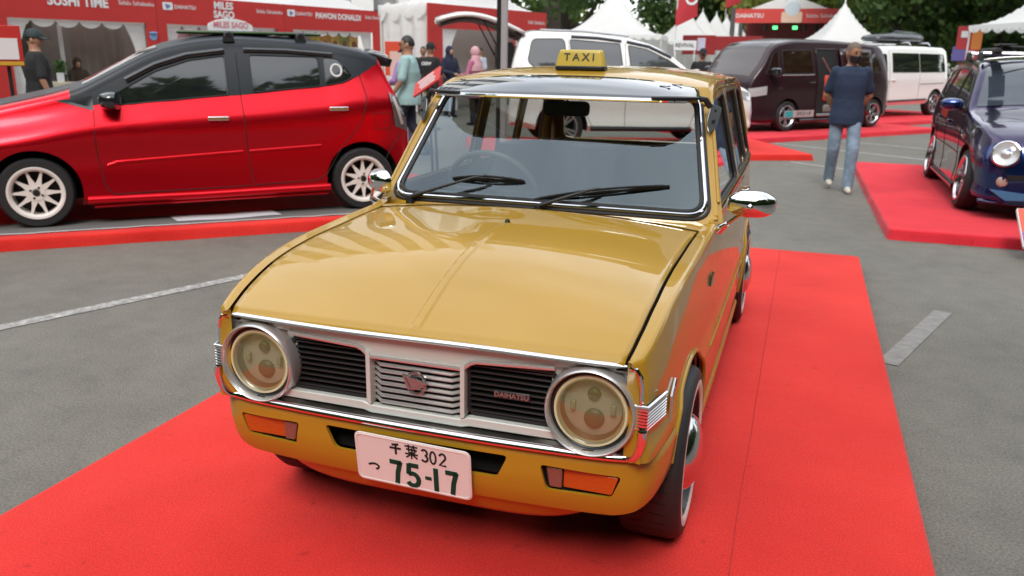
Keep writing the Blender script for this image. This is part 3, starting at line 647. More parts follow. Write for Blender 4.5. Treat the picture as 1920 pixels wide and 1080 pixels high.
# ---- roof sign
RY = 1.56; RZ = roof(RY, 0)[2]; sg = MB()
def sgn(k, h): w = .100-.013*(h/.062)**1.4; d = .035-.012*(h/.062); return [(x, y, h) for x, y in rrect(2*w, 2*d, .015, 4)]
hs = [0, .012, .03, .048, .056, .061, .063]; lo = [sgn(0, h) for h in hs]; lo[-1] = [(x*.93, y*.80, z) for x, y, z in lo[-1]]; lo[-2] = [(x*.98, y*.93, z) for x, y, z in lo[-2]]
sg.grid(lambda i, j: lo[j][i], range(len(lo[0])), range(len(hs)), cu=True, M=Matrix.Translation((.012, RY, RZ+.016))); sg.add([(x+.012, y+RY, z+RZ+.016) for x, y, z in lo[-1]], [tuple(range(len(lo[-1])))])
sgo = sg.build('roof_sign', mat('sign_yellow', (.50, .36, .045), .4, coat=.3), taxi, ang=50)
b = MB(); b.prism([(x*1.03, y*1.1) for x, y in rrect(.2, .07, .018, 4)], 0, .016, M=Matrix.Translation((.012, RY, RZ+.001))); b.build('sign_base', BLACK, sgo, bev=.004)
text('sign_lettering', 'T A X I', .040, mat('sign_black', (.03, .028, .02), .5), sgo, face_M((.010, RY-.0292, RZ+.050), (0, -1, .23)), .003, .018, sx=1.02)
# ---- smoked plastic sun visor over the windscreen
def vis(u, v):
    a = abs(u); yb = 1.455-.065*(1-u*u); zb = 1.279+.034*(1-a**2.5); xf = .520*u; yf = 1.178+.035*u*u; zf = 1.243+.002*(1-u*u)
    yf += .095*a**9
    return Vector((lerp(.490*u, xf, v), lerp(yb, yf, v), lerp(zb, zf, v)+.008*sin(pi*v)))
VIS = mat('smoked_visor', (.022, .026, .032), .04, coat=1.0, spec=.9)
MB().grid(lambda u, v: tuple(vis(u, v)), rng(-1, 1, 60), rng(0, 1, 8)).build('sun_visor', VIS, taxi, ang=60, solid=.003)
vo = [o for o in taxi.children if o.name.startswith('sun_visor')][0]
MB().tube([vis(u, 1)+Vector((0, -.002, -.006)) for u in rng(-.94, .92, 50)], .0065, 8, sq=1.2).build('visor_lip', CHROME, vo)
for s in (1, -1):
    MB().tube([vis(s*u, 1.01)+Vector((0, -.006, .003)) for u in (.70, .80, .90, .99)], [.006, .008, .008, .006], 6).build('visor_end_cap', BLACK, vo)
    k = MB(); e = vis(s, 1); p1 = Vector((s*.556, 1.325, 1.215)); p2 = Vector((s*.566, 1.285, 1.135))
    k.tube([e, e.lerp(p1, .5)+Vector((0, 0, .012)), p1], .011, 8); k.build('visor_bracket', BLACK, vo)
    k = MB(); k.prism(rpoly([(-.022, .05), (.022, .05), (.022, -.02), (.0, -.06), (-.022, -.02)], .006, 3), -.003, .003, M=face_M((s*.570, 1.315, 1.175), (s*.55, -.75, .3), (0, .6, .8))); k.build('bracket_plate', mat('plate_steel', (.30, .31, .33), .35, .9), vo, bev=.001)
    k = MB()
    for q in (.03, -.012): k.lathe([(0, .005), (.006, .004), (.007, 0)], 10, M=face_M(Vector((s*.573, 1.311, 1.177))+Vector((0, .6, .8)).normalized()*q, (s*.55, -.75, .3)))
    k.build('bracket_bolt', BLACK, vo)
    for u, v in ((.80, .45), (.88, .25)):
        k = MB(); p = vis(s*u, v)+Vector((0, 0, .004)); k.lathe([(0, .004), (.005, .003), (.006, 0)], 10, M=Matrix.Translation(p)); k.tube([p, p+Vector((-s*.035 if s > 0 else .02, 0, .001))], .0018, 5); k.build('visor_screw', BLACK, vo)
# ---- interior
MB().box((0, 1.20, .80), (1.10, .26, .10)).build('dashboard', DASH, taxi, bev=.03, bseg=3)
st = MB(); T = Matrix.Translation((-.29, 1.37, .85)) @ Matrix.Rotation(rad(-62), 4, 'X')
st.tube([(.185*cos(t), .185*sin(t), 0) for t in rng(0, 2*pi, 40)[:-1]], .0115, 8, closed=True, M=T); sto = st.build('steering_wheel', mat('wheel_grey', (.09, .09, .09), .4), taxi)
k = MB(); k.tube([(-.18, 0, 0), (0, -.02, -.03), (.18, 0, 0)], .011, 6, M=T); k.lathe([(0, 0), (.045, -.01), (.05, -.05)], 20, M=T @ Matrix.Translation((0, -.01, -.01))); k.tube([(0, 0, -.03), (0, .0, -.25)], .02, 8, M=T); k.build('wheel_spokes', DASH, sto)
def seat(x, y, w, h):
    m = MB(); m.box((x, y, .42), (w, .46, .16)); m2 = m.build('seat', SEATC, taxi, bev=.05, bseg=4)
    q = MB(); q.grid(lambda a, b: (x+w/2*sin(a)*(1-.10*max(0, b)**3)*abs(sin(a))**-.5 if abs(sin(a)) > 1e-6 else x, y+.24+.12*b+.055*cos(a)*abs(cos(a))**-.5 if abs(cos(a)) > 1e-6 else y+.24+.12*b, .48+h*b), rng(0, 2*pi, 32)[:-1], rng(0, 1, 10), cu=True)
    q.grid(lambda a, r: (x+r*w/2*.9*sin(a), y+.36+r*.055*cos(a), .48+h+.02*(1-r*r)), rng(0, 2*pi, 32)[:-1], (1, .6, .2), cu=True)
    q.build('seat_back', SEATC, m2, ang=60)
seat(-.29, 1.62, .46, .50); seat(.29, 1.62, .46, .50); seat(0, 2.35, 1.05, .42)
k = MB(); k.prism(rrect(.185, .058, .02, 4), -.012, .012, M=face_M((-.002, 1.405, 1.187), (0, -1, .1))); mo = k.build('inner_mirror', BLACK, taxi, bev=.006)
MB().tube([(0, 1.41, 1.21), (0, 1.40, 1.255)], .005, 6).build('mirror_stem', BLACK, mo)
for s in (1, -1):
    m = MB(); m.grid(lambda y, z: (s*(t_side(y, .6)-.05), y, z), rng(1.1, 3.1, 6), (.2, .845)); m.build('door_card', TRIMIN, taxi)
# crumpled tissue on the dash
MB().grid(lambda u, v: (.02+.09*u+.01*noise.noise((u*4, v*4, 1)), 1.16+.05*v, .858+.025*abs(noise.noise((u*3, v*3, 5)))*(1-u*u)*(1-v*v)), rng(-1, 1, 12), rng(-1, 1, 10)).build('tissue', mat('tissue_white', (.75, .74, .70), .8), taxi)
# ---- number plate
pl = MB(); PM = face_M((.004, -.026, .350), (0, -1, -.16)) @ Matrix.Rotation(rad(-1.4), 4, 'Z'); pl.prism(rrect(.33, .152, .018, 5), -.002, .002, M=PM)
plo = pl.build('number_plate', mat('plate_white', (.72, .66, .63), .45, bump=.0006, bscale=14), taxi, bev=.0015)
PM2 = PM @ Matrix.Translation((0, 0, .0022)); GRN = mat('plate_green', (.006, .045, .026), .7, spec=.2); INK = mat('plate_ink', (.02, .02, .018), .7, spec=.2)
MB().tube([(x, y, .0) for x, y in rrect(.318, .140, .014, 5)], .0022, 6, closed=True, sq=.7, M=PM2).build('plate_rim', mat('plate_white', (0, 0, 0)), plo)
def strokes(name, ss, w, mt, ox, oy, sx, sy):
    m = MB()
    for st_ in ss: m.strip([(ox+x*sx, oy+y*sy) for x, y in st_], w, M=PM2, h=.0012)
    return m.build(name, mt, plo, flat=True)
arc = lambda cx, cy, rx, ry, a0, a1, n=14: [(cx+rx*cos(rad(lerp(a0, a1, i/n))), cy+ry*sin(rad(lerp(a0, a1, i/n)))) for i in range(n+1)]
strokes('plate_prefecture', [[(.80, .95), (.2, .84)], [(0, .55), (1, .58)], [(.55, .9), (.53, 0)]], .0058, INK, -.062, .027, .032, .034)
strokes('plate_prefecture', [[(0, .88), (1, .88)], [(.3, 1), (.3, .76)], [(.7, 1), (.7, .76)], [(.1, .66), (.95, .66)], [(.3, .78), (.3, .46), (.75, .46)], [(.55, .78), (.55, .5)], [(.77, .74), (.77, .46)], [(.0, .34), (1, .34)], [(.5, .46), (.5, 0)], [(.45, .34), (.08, .06)], [(.55, .34), (.95, .06)]], .0042, INK, -.018, .022, .036, .043)
strokes('plate_class', [arc(.5, .75, .42, .25, 150, -70)+arc(.5, .26, .46, .26, 70, -150)], .0055, INK, .027, .022, .019, .036)
strokes('plate_class', [arc(.5, .5, .42, .5, 90, 450, 24)], .0050, INK, .051, .020, .019, .037)
strokes('plate_class', [arc(.5, .72, .42, .28, 165, -25, 10)+[(.05, .02), (1, .02)]], .0055, INK, .077, .019, .020, .037)
strokes('plate_kana', [[(0, .55), (.25, .75), (.55, .85), (.85, .75), (1, .5), (.92, .2), (.7, 0)]], .0055, INK, -.129, -.034, .030, .020)
strokes('plate_digit', [[(0, .93), (.93, .93)], [(.86, .98), (.62, .5), (.52, 0)]], .0135, GRN, -.066, -.066, .036, .072)
strokes('plate_digit', [[(.92, .93), (.14, .93)], [(.16, .98), (.10, .52)], [(.08, .54)]+arc(.42, .30, .46, .27, 110, -150, 12)], .0135, GRN, -.016, -.066, .036, .072)
strokes('plate_dash', [[(0, 0), (1, 0)]], .010, GRN, .035, -.030, .018, .01)
strokes('plate_digit', [[(.5, 1), (.5, 0)]], .0135, GRN, .048, -.066, .036, .072)
strokes('plate_digit', [[(0, .93), (.93, .93)], [(.86, .98), (.62, .5), (.52, 0)]], .0135, GRN, .093, -.066, .036, .072)
# ================================================================ the other cars
TINT = mat('tinted_glass', (.010, .011, .012), .03, coat=1.0, spec=.6)
GREYG = mat('grey_glass', (.055, .058, .062), .04, coat=1.0, spec=.6)
SKYG = mat('sky_reflection_glass', (.035, .045, .060), .05, coat=1.0, spec=.6)  # opaque pane, blue-grey of the reflected sky put into the base colour
CLEARL = mat('lamp_clear', (.55, .56, .58), .12, .3, coat=1.0)
REDL = mat('lamp_red', (.45, .012, .012), .15, coat=1.0)
BLKG = mat('gloss_black', (.012, .013, .016), .16, coat=1.0, coatr=.05)
TYRE = mat('tyre', (.014, .014, .015), .7)
class Car:
    def __init__(s, name, label, cat, loc, rz, top, belt, bot, half, sidep, tum, paint, paint2=None, mfn=None, axles=(0, 2.6), wr=.28, ar=.33, crown=.03, rr=.07, tq=.12, group='cars on show'):
        s.root = empty(name, (loc[0], loc[1], .09), rz, label, cat, group)
        s.top, s.belt, s.bot, s.half, s.sidep, s.tum, s.tq, s.crown, s.rr = top, belt, bot, half, sidep, tum, tq, crown, rr
        y0, y1 = top[0][0], top[-1][0]; ys = rng(y0, y1, 110); S = [s.sec(y) for y in ys]; n = len(S[0]); m = MB()
        vs = [(x, y, z) for y, q in zip(ys, S) for x, z in q]; fs = []
        for i in range(len(ys)-1):
            for j in range(n-1): fs.append((i*n+j, (i+1)*n+j, (i+1)*n+j+1, i*n+j+1))
        for i in range(len(ys)-1): fs.append((i*n, i*n+n-1, (i+1)*n+n-1, (i+1)*n))
        fs.append(tuple(range(n))); fs.append(tuple((len(ys)-1)*n+j for j in reversed(range(n)))); m.add(vs, fs)
        b = m.build('body', [paint, paint2 or paint, DARK], s.root, ang=32)
        cs = []
        for a in axles:
            k = MB(); k.lathe([(0, .42), (ar, .42), (ar, 2), (0, 2)], 48, M=Matrix.Translation((0, a, wr)) @ Matrix.Rotation(pi/2, 4, 'Y')); k.lathe([(0, .42), (ar, .42), (ar, 2), (0, 2)], 48, M=Matrix.Translation((0, a, wr)) @ Matrix.Rotation(-pi/2, 4, 'Y')); cs.append(k.build('cutter', DARK, s.root))
        cut(b, cs, 32); drop(cs)
        for p in b.data.polygons:
            c = p.center
            if any(hypot(c.y-a, c.z-wr) < ar-.02 and abs(c.x) < .45 for a in axles): p.material_index = 2
            elif any(abs(hypot(c.y-a, c.z-wr)-ar) < .012 and hypot(p.normal.y, p.normal.z) > .9 and (p.normal.y*(a-c.y)+p.normal.z*(wr-c.z)) > 0 for a in axles) and c.z < wr+ar+.01: p.material_index = 2
            elif mfn and mfn(abs(c.x), c.y, c.z, p.normal): p.material_index = 1
        s.body = b; s.axles = axles; s.wr = wr
    def T(s, y): return interp(s.top, y)
    def X(s, y, z):
        zb = interp(s.bot, y); bl = smooth(s.belt, y); w = smooth(s.half, y)
        if z <= bl: return w+smooth(s.sidep, (z-zb)/max(.05, bl-zb))
        d = z-bl; return w+s.sidep[-1][1]-s.tum*d-s.tq*d*d
    def sec(s, y):
        t = (smooth(s.top, y)*2+interp(s.top, y))/3; zb = interp(s.bot, y); rr = min(s.rr, (t-zb)*.4); ze = t-rr; xe = s.X(y, ze); h = []
        for k in range(17): z = lerp(zb, ze, k/16.); h.append((s.X(y, z)-(.03 if k == 0 else 0), z))
        for k in range(1, 6):
            q = k/5.; h.append(((1-q)**2*xe+2*q*(1-q)*(xe-.01)+q*q*(xe-rr*1.1), (1-q)**2*ze+2*q*(1-q)*(t-.004)+q*q*t))
        xt = h[-1][0]
        for k in range(1, 9): x = xt*(1-k/8.); h.append((x, t+s.crown*(1-(x/xt)**2)))
        return h+[(-x, z) for x, z in reversed(h[:-1])]
    def P(s, sx, y, z, off=.004): return (sx*(s.X(y, z)+off), y, z)
    def roofp(s, u, y, off=.004):
        q = s.sec(y); t = (smooth(s.top, y)*2+interp(s.top, y))/3; xt = q[21][0]; return (u*xt, y, t+s.crown*(1-u*u)+off)
    def pane(s, name, poly, mt, sx, r=.03, off=.005, rim=None, rimr=.006):
        q = densify2(rpoly(poly, r, 4), .12); m = MB(); c = (sum(p[0] for p in q)/len(q), sum(p[1] for p in q)/len(q)); N = 4
        m.grid(lambda i, k: s.P(sx, lerp(c[0], q[i][0], k), lerp(c[1], q[i][1], k), off), range(len(q)), (0.001, .35, .7, 1), cu=True)
        o = m.build(name, mt, s.root, ang=60)
        if rim: MB().tube([s.P(sx, y, z, off+.001) for y, z in q], rimr, 6, closed=True).build('window_trim', rim, o)
        return o
    def glassf(s, name, y0, y1, mt, uw=.93, off=.006, n=14):
        m = MB(); m.grid(lambda y, u: s.roofp(u, y, off), rng(y0, y1, n), rng(-uw, uw, 16)); return m.build(name, mt, s.root, ang=60)
    def seam(s, pts, sx, r=.004, mt=DARK, name='door_seam', off=.0):
        return MB().tube([s.P(sx, y, z, off) for y, z in densify_line(pts, .06)], r, 6).build(name, mt, s.root)
    def bar(s, name, pts, sx, r, mt, off=.0, sq=1.0): return MB().tube([s.P(sx, y, z, off) for y, z in densify_line(pts, .08)], r, 8, sq=sq).build(name, mt, s.root, ang=50)
    def handle(s, y, z, sx, mt, w=.17):
        x = s.X(y, z); h = MB(); h.box((sx*(x+.012), y, z), (.022, w, .036)); o = h.build('door_handle', mt, s.root, bev=.010, bseg=3)
        k = MB(); k.prism([(w*.48*cos(t), -.03+.022*sin(t)) for t in rng(0, 2*pi, 20)[:-1]], 0, .003, M=Matrix(((0, 0, sx, sx*x), (1, 0, 0, y), (0, 1, 0, z), (0, 0, 0, 1)))); k.build('handle_cup', s.body.data.materials[0], o)
    def wheels(s, style, rim, x, w=.18, sides=(1, -1), camber=0, rimr=None):
        for a in s.axles:
            for sx in sides: wheel(s.root, sx, x, a, s.wr, w, style, rim, camber, rimr or s.wr*.72)
def densify_line(p, step):
    out = []
    for a, b in zip(p, p[1:]):
        a = Vector(a); b = Vector(b); k = max(1, int((b-a).length/step)); out += [tuple(a.lerp(b, j/k)) for j in range(k)]
    return out+[tuple(p[-1])]
def wheel(root, sx, x, y, r, w, style, rim, camber, rr):
    T = Matrix.Translation((sx*(x-w/2), y, r)) @ Matrix.Rotation(-sx*camber, 4, 'Y') @ Matrix.Rotation(sx*pi/2, 4, 'Y') @ Matrix.Rotation(random.random(), 4, 'Z'); h = w/2
    o = MB().lathe([(rr*.96, -h*.9), (r*.9, -h), (r-.004, -h*.8), (r, -h*.3), (r, h*.3), (r-.004, h*.8), (r*.93, h), (rr+.004, h)], 48, M=T).build('wheel', TYRE, root, ang=40)
    MB().lathe([(rr+.008, h-.002), (rr+.004, h+.006), (rr-.012, h+.004), (rr-.028, h-.015), (rr*.86, h-.05), (rr*.84, -h*.6)], 44, M=T).build('rim', rim, o)
    MB().lathe([(rr*.85, -h*.3), (0, -h*.3)], 32, M=T).build('brake_shadow', DARK, o)
    k = MB(); hub = h-.030
    if style == 'ten':
        for i in range(10):
            a = 2*pi*i/10; A = Matrix.Rotation(a, 4, 'Z'); k.prism([(.045, -.028), (rr*.60, -.012), (rr*.92, -.008), (rr*.92, .008), (rr*.60, .012), (.045, .028)], hub-.018, hub+.004, M=T @ A)
    elif style == 'dish':
        for i in range(7):
            A = Matrix.Rotation(2*pi*i/7, 4, 'Z'); k.prism([(.03, -.03), (rr*.7, -.022), (rr*.74, .022), (.03, .03)], hub-.07, hub-.05, M=T @ A)
    else:
        for i in range(5):
            A = Matrix.Rotation(2*pi*i/5, 4, 'Z')
            for d in (-.16, .16): k.prism([(.03, -.018), (rr*.92, -.016), (rr*.92, .016), (.03, .018)], hub-.02, hub+.002, M=T @ A @ Matrix.Rotation(d, 4, 'Z'))
    k.lathe([(.062, hub-.02), (.062, hub+.008), (.034, hub+.010), (.028, hub+.002), (0, hub+.002)], 20, M=T); k.build('spokes', rim, o, ang=30)
    q = MB(); q.lathe([(.026, hub+.012), (.02, hub+.014), (0, hub+.014)], 14, M=T)
    for i in range(4): q.lathe([(.010, hub+.009), (.008, hub+.0125), (0, hub+.0125)], 8, M=T @ Matrix.Rotation(pi/4+i*pi/2, 4, 'Z') @ Matrix.Translation((.045, 0, 0)))
    q.build('hub_and_nuts', BLACK, o); return o
def lamp_patch(c, name, fn, mt, nu=10, nv=8):
    m = MB(); m.grid(fn, rng(0, 1, nu), rng(0, 1, nv)); return m.build(name, mt, c.root, ang=60)
WHITER = mat('white_rim', (.74, .69, .64), .35); STEEL = mat('alloy', (.52, .52, .54), .25, .9)
# ---------------------------------------------------------------- red hatchback with black roof
REDP = mat('candy_red', (.62, .003, .014), .30, .80, coat=.22, coatr=.12)
BLKP = mat('matt_black_wrap', (.014, .018, .024), .38, .0, coat=.12, coatr=.2, spec=.3)
rc = Car('red_hatchback', 'metallic red hatchback with black roof and white wheels', 'car', (-5.30, 3.74), rad(-47.6),
    [(-.82, .62), (-.74, .74), (-.5, .86), (-.17, .945), (.16, 1.02), (.36, 1.075), (.62, 1.205), (.87, 1.335), (1.05, 1.405), (1.32, 1.462), (1.64, 1.488), (2.27, 1.455), (2.62, 1.40), (2.80, 1.35), (2.88, 1.16), (2.97, .98), (3.07, .72), (3.10, .52), (3.09, .40)],
    [(-.82, .60), (-.5, .74), (0, .84), (.46, .93), (1.6, 1.01), (2.3, 1.08), (2.55, 1.13), (2.85, 1.15), (3.1, .9)], [(-.82, .20), (-.6, .17), (.4, .165), (2.2, .175), (2.6, .2), (3.0, .26), (3.1, .32)],
    [(-.82, .60), (-.7, .72), (-.45, .80), (0, .832), (.6, .815), (1.4, .812), (2.2, .825), (2.6, .832), (2.85, .80), (3.0, .735), (3.1, .64)],
    [(0, -.03), (.06, .0), (.22, -.022), (.40, -.034), (.55, -.022), (.72, .004), (.77, .002), (.86, -.036), (1.0, -.105)], .34, REDP, None, None, axles=(0, 2.61), wr=.278, ar=.335, crown=.035)
RCL = [(.30, 1.045), (.47, .945), (.9, .968), (1.6, 1.018), (2.3, 1.088), (2.50, 1.13), (2.62, 1.185), (2.86, 1.325)]
def wrapfn(sx):
    def fn(y, k):
        q = rc.sec(y); zl = interp(RCL, y); h = q[:30]
        if k <= 12:
            t = (smooth(rc.top, y)*2+interp(rc.top, y))/3; ze = t-min(rc.rr, .07); z = lerp(min(zl, ze), ze, k/12.); return (sx*(rc.X(y, z)+.0025), y, z)
        x, z = h[min(29, 16+(k-12))]; return (sx*(x+.001), y, z+.0028)
    return fn
k = MB()
for sx in (1, -1): k.grid(wrapfn(sx), sorted(set(rng(.31, 2.80, 80)+[.47])), range(26))
k.build('black_roof_wrap', BLKP, rc.root, ang=40)
k = MB(); k.grid(lambda y, u: rc.roofp(u*(.93-.25*max(0, y)), y, .003), rng(-.76, .33, 24), rng(-1, 1, 20)); k.build('black_hood_wrap', BLKP, rc.root, ang=60)
for sx in (1, -1):
    rc.pane('front_window', [(.52, .935), (1.50, 1.022), (1.50, 1.335), (1.22, 1.295), (.95, 1.205), (.66, 1.045)], TINT, sx, rim=BLACK)
    rc.pane('rear_window', [(1.70, 1.040), (2.28, 1.092), (2.27, 1.335), (1.70, 1.345)], TINT, sx, rim=BLACK)
    qw = rc.pane('quarter_window', [(2.315, 1.097), (2.48, 1.125), (2.565, 1.175), (2.44, 1.325), (2.315, 1.333)], TINT, sx, rim=BLACK)
    rc.pane('fender_garnish', [(.20, .985), (.47, .905), (.47, 1.02)], BLKG, sx, r=.012)
    k = MB(); k.tube([rc.P(sx, 2.42+.045*cos(t), 1.225+.05*sin(t), .008) for t in rng(0, 2*pi, 20)[:-1]], .009, 6, closed=True); k.build('window_sticker', mat('sticker', (.7, .68, .66), .5), qw)
    rc.bar('window_visor', [(.72, 1.135), (.95, 1.255), (1.2, 1.335), (1.50, 1.375)], sx, .03, BLKG, .0, 1.0)
    rc.bar('window_visor', [(1.66, 1.385), (2.0, 1.382), (2.40, 1.355)], sx, .026, BLKG)
    for pts in ([(.47, .93), (.46, .60), (.50, .30), (.56, .245), (1.62, .265)], [(1.595, 1.36), (1.60, .98), (1.62, .60), (1.65, .27)], [(2.62, 1.19), (2.66, 1.0), (2.60, .78), (2.42, .56), (2.28, .34), (2.20, .29), (1.66, .268)], [(2.98, .66), (2.86, .52), (2.80, .40)]): rc.seam(pts, sx, .0042)
    rc.seam(rpoly([(2.72, .72), (2.88, .72), (2.88, .86), (2.70, .86)], .03, 3)+[(2.75, .72)], sx, .0026, name='fuel_flap_seam')
    rc.handle(1.40, .835, sx, CHROME); rc.handle(2.40, .905, sx, CHROME)
    rc.bar('side_moulding', [(.53, .475), (.60, .50), (1.58, .555)], sx, .016, REDP, -.003); rc.bar('side_moulding', [(1.63, .555), (2.24, .588)], sx, .016, REDP, -.003)
    rc.bar('side_skirt', [(.36, .205), (1.2, .205), (2.30, .225)], sx, .040, REDP, -.010, .9); rc.bar('skirt_edge', [(.40, .150), (2.28, .170)], sx, .018, REDP, .006, .8)
    x = rc.X(.60, .98); k = MB(); T = Matrix.Translation((sx*(x+.10), .60, .985)) @ Matrix.Rotation(sx*rad(-12), 4, 'Z')
    out = rrect(1, 1, .38, 6); pr = [(.0, -.085), (.5, -.078), (.8, -.055), (.97, -.01), (1, .03), (.93, .055), (0, .058)]
    k.grid(lambda i, j: (out[i][0]*.235*pr[j][0], pr[j][1], out[i][1]*.145*pr[j][0]), range(len(out)), range(len(pr)), cu=True, M=T); mo = k.build('door_mirror', BLKG, rc.root, ang=60)
    MB().tube([(sx*(x-.01), .62, .93), (sx*(x+.05), .61, .945)], .03, 8, sq=.7).build('mirror_foot', BLACK, mo); MB().tube([(sx*(x+.0), .525, .962), (sx*(x+.20), .535, .965)], .010, 6).build('mirror_repeater', STEEL, mo)
    # tail lamp wrapping the corner
    m = MB(); m.grid(lambda a, b: rc.P(sx, lerp(lerp(2.865, 2.92, a), lerp(2.965, 3.06, a), b), lerp(1.04, .74, a)-.05*b, .010), rng(0, 1, 10), rng(0, 1, 5)); to = m.build('tail_lamp', mat('smoked_lamp', (.10, .085, .085), .1, coat=1.0), rc.root, ang=60)
    m = MB(); m.tube([rc.P(sx, lerp(2.905, 2.99, a), lerp(1.0, .76, a), .014) for a in rng(0, 1, 8)], .014, 6); m.build('lamp_strip', mat('lamp_strip', (.5, .48, .47), .2), to)
rc.glassf('windscreen', .40, .98, TINT)
k = MB()
k.grid(lambda u, v: (u*.62, lerp(2.66, 2.98, v)-.07*(abs(u)**3)*v, lerp(1.425, 1.375, v)-.05*abs(u)**3+.02*sin(pi*v)), rng(-1, 1, 24), rng(0, 1, 6)); k.build('roof_spoiler', BLKG, rc.root, ang=60, solid=.035)
for sx in (1, -1): MB().prism([(2.70, 1.385), (2.955, 1.325), (2.93, 1.255), (2.80, 1.27)], -.012, .012, M=Matrix(((0, 0, 1, sx*.60), (1, 0, 0, 0), (0, 1, 0, 0), (0, 0, 0, 1)))).build('spoiler_fin', BLKG, rc.root, bev=.008)
rc.wheels('ten', WHITER, .80, .185)
# roof rack with a board
for yy in (1.55, 2.15):
    k = MB(); k.tube([(-.56, yy, 1.512), (.56, yy, 1.512)], .016, 8); rk = k.build('roof_rack_bar', BLACK, rc.root)
    for sx in (1, -1): MB().box((sx*.53, yy, 1.49), (.06, .10, .09), taper=.7).build('rack_foot', BLACK, rk, bev=.012)
bo = empty('surfboard', (-5.30, 3.74, .09), rad(-47.6), 'slim dark board with green edge lying on the red car roof rack', 'board')
k = MB(); outl = [(x, y) for x, y in [(.22*cos(t)*(1-.25*max(0, -sin(t))), 1.78+.62*sin(t)) for t in rng(0, 2*pi, 40)[:-1]]]
k.prism(outl, 0, .03, M=Matrix.Translation((.16, 0, 1.515))); k.build('deck', mat('board_dark', (.03, .032, .03), .3, coat=.6), bo, bev=.010)
k = MB(); k.tube([(x*1.01+.16, y, 1.530) for x, y in outl], .007, 6, closed=True); k.build('edge_band', mat('board_green', (.05, .11, .02), .4), bo)
# ---------------------------------------------------------------- white sport utility vehicle with its tailgate up
WHP = mat('white_paint', (.86, .86, .84), .3, coat=1.0, coatr=.04)
suv = Car('white_suv', 'white sport utility vehicle with raised tailgate and loudspeakers in the boot', 'car', (-.70, 12.26), rad(115.5),
    [(-.60, .62), (-.55, .86), (-.3, .97), (.1, 1.03), (.40, 1.12), (.75, 1.38), (1.05, 1.54), (1.45, 1.635), (2.1, 1.705), (2.8, 1.715), (3.02, 1.66), (3.10, 1.5), (3.20, 1.15), (3.24, .8), (3.22, .45)],
    [(-.60, .75), (0, .98), (1.3, 1.09), (2.7, 1.12), (3.2, 1.14)], [(-.60, .32), (-.4, .28), (2.7, .28), (3.22, .36)],
    [(-.60, .58), (-.50, .72), (-.25, .82), (0, .845), (2.4, .845), (2.9, .83), (3.1, .79), (3.24, .73)], [(0, -.03), (.12, 0), (.3, -.02), (.6, .0), (.85, -.01), (1.0, -.04)], .30, WHP, None, None, axles=(0, 2.44), wr=.335, ar=.395, crown=.03)
for sx in (-1, 1):
    suv.pane('front_window', [(.48, 1.10), (1.40, 1.13), (1.44, 1.535), (1.15, 1.48), (.82, 1.33)], GREYG, sx, rim=BLACK)
    suv.pane('rear_window', [(1.52, 1.135), (2.28, 1.15), (2.32, 1.605), (1.56, 1.555)], GREYG, sx, rim=BLACK)
    suv.pane('cargo_window', [(2.36, 1.155), (2.74, 1.14), (2.96, 1.28), (2.88, 1.605), (2.40, 1.615)], GREYG, sx, .07, rim=BLACK)
    suv.bar('window_visor', [(.78, 1.37), (1.12, 1.52), (1.46, 1.585)], sx, .026, mat('visor_smoke', (.045, .048, .065), .2, coat=.6)); suv.bar('window_visor', [(1.54, 1.59), (1.9, 1.63), (2.30, 1.645)], sx, .025, mat('visor_smoke', (0, 0, 0)))
    for pts in ([(.40, 1.06), (.38, .6), (.48, .36)], [(1.48, 1.56), (1.48, .36)], [(2.34, 1.60), (2.30, 1.0), (2.10, .6), (1.98, .36)]): suv.seam(pts, sx)
    suv.handle(1.28, .98, sx, CHROME); suv.handle(2.18, 1.0, sx, CHROME); suv.bar('side_step', [(.45, .32), (2.0, .32)], sx, .035, BLACK, .01)
    x = suv.X(.45, 1.05); k = MB(); k.box((sx*(x+.11), .46, 1.13), (.20, .11, .15)); k.build('door_mirror', WHP, suv.root, bev=.04, bseg=3)
    lamp_patch(suv, 'headlight', lambda a, b: suv.P(sx, lerp(-.52, -.25, a), lerp(.74, .86, b)+.06*a, .008), CLEARL)
    suv.bar('roof_rail', [(1.4, 1.665), (2.1, 1.725), (2.75, 1.735)], sx, .016, STEEL, -.05)
suv.glassf('windscreen', .44, 1.02, GREYG); suv.wheels('five', STEEL, .84, .23)
k = MB(); k.box((0, -.60, .56), (.9, .05, .22)); k.build('front_grille', BLACK, suv.root, bev=.02)
k = MB(); k.box((0, 3.22, 1.10), (1.24, .12, .90)); k.build('boot_void', DARK, suv.root)
# raised tailgate with trim, struts and glass
tgz = MB(); tgz.grid(lambda u, v: (u*.66*(1-.10*v), 2.98+1.30*v, 1.74+.30*sin(v*2.1)-.10*v*v-.04*u*u), rng(-1, 1, 12), rng(0, 1, 12)); tgo = tgz.build('tailgate', WHP, suv.root, ang=60, solid=.05)
k = MB(); k.grid(lambda u, v: (u*.58*(1-.10*v), 3.04+1.18*v, 1.675+.29*sin(v*2.1)-.10*v*v-.03*u*u), rng(-1, 1, 10), rng(0, 1, 10)); k.build('tailgate_lining', mat('grey_lining', (.13, .125, .12), .7), tgo, ang=60, solid=.03)
for sx in (1, -1): MB().tube([(sx*.60, 3.24, 1.22), (sx*.56, 3.60, 1.86)], [.016, .010], 8).build('gas_strut', BLACK, tgo)
WOOD = mat('speaker_panel', (.20, .13, .07), .5); CONE = mat('speaker_cone', (.012, .012, .012), .5)
k = MB(); k.box((0, 3.30, 1.10), (1.18, .03, .80)); sp = k.build('speaker_board', mat('board_brown', (.05, .022, .014), .6), suv.root)
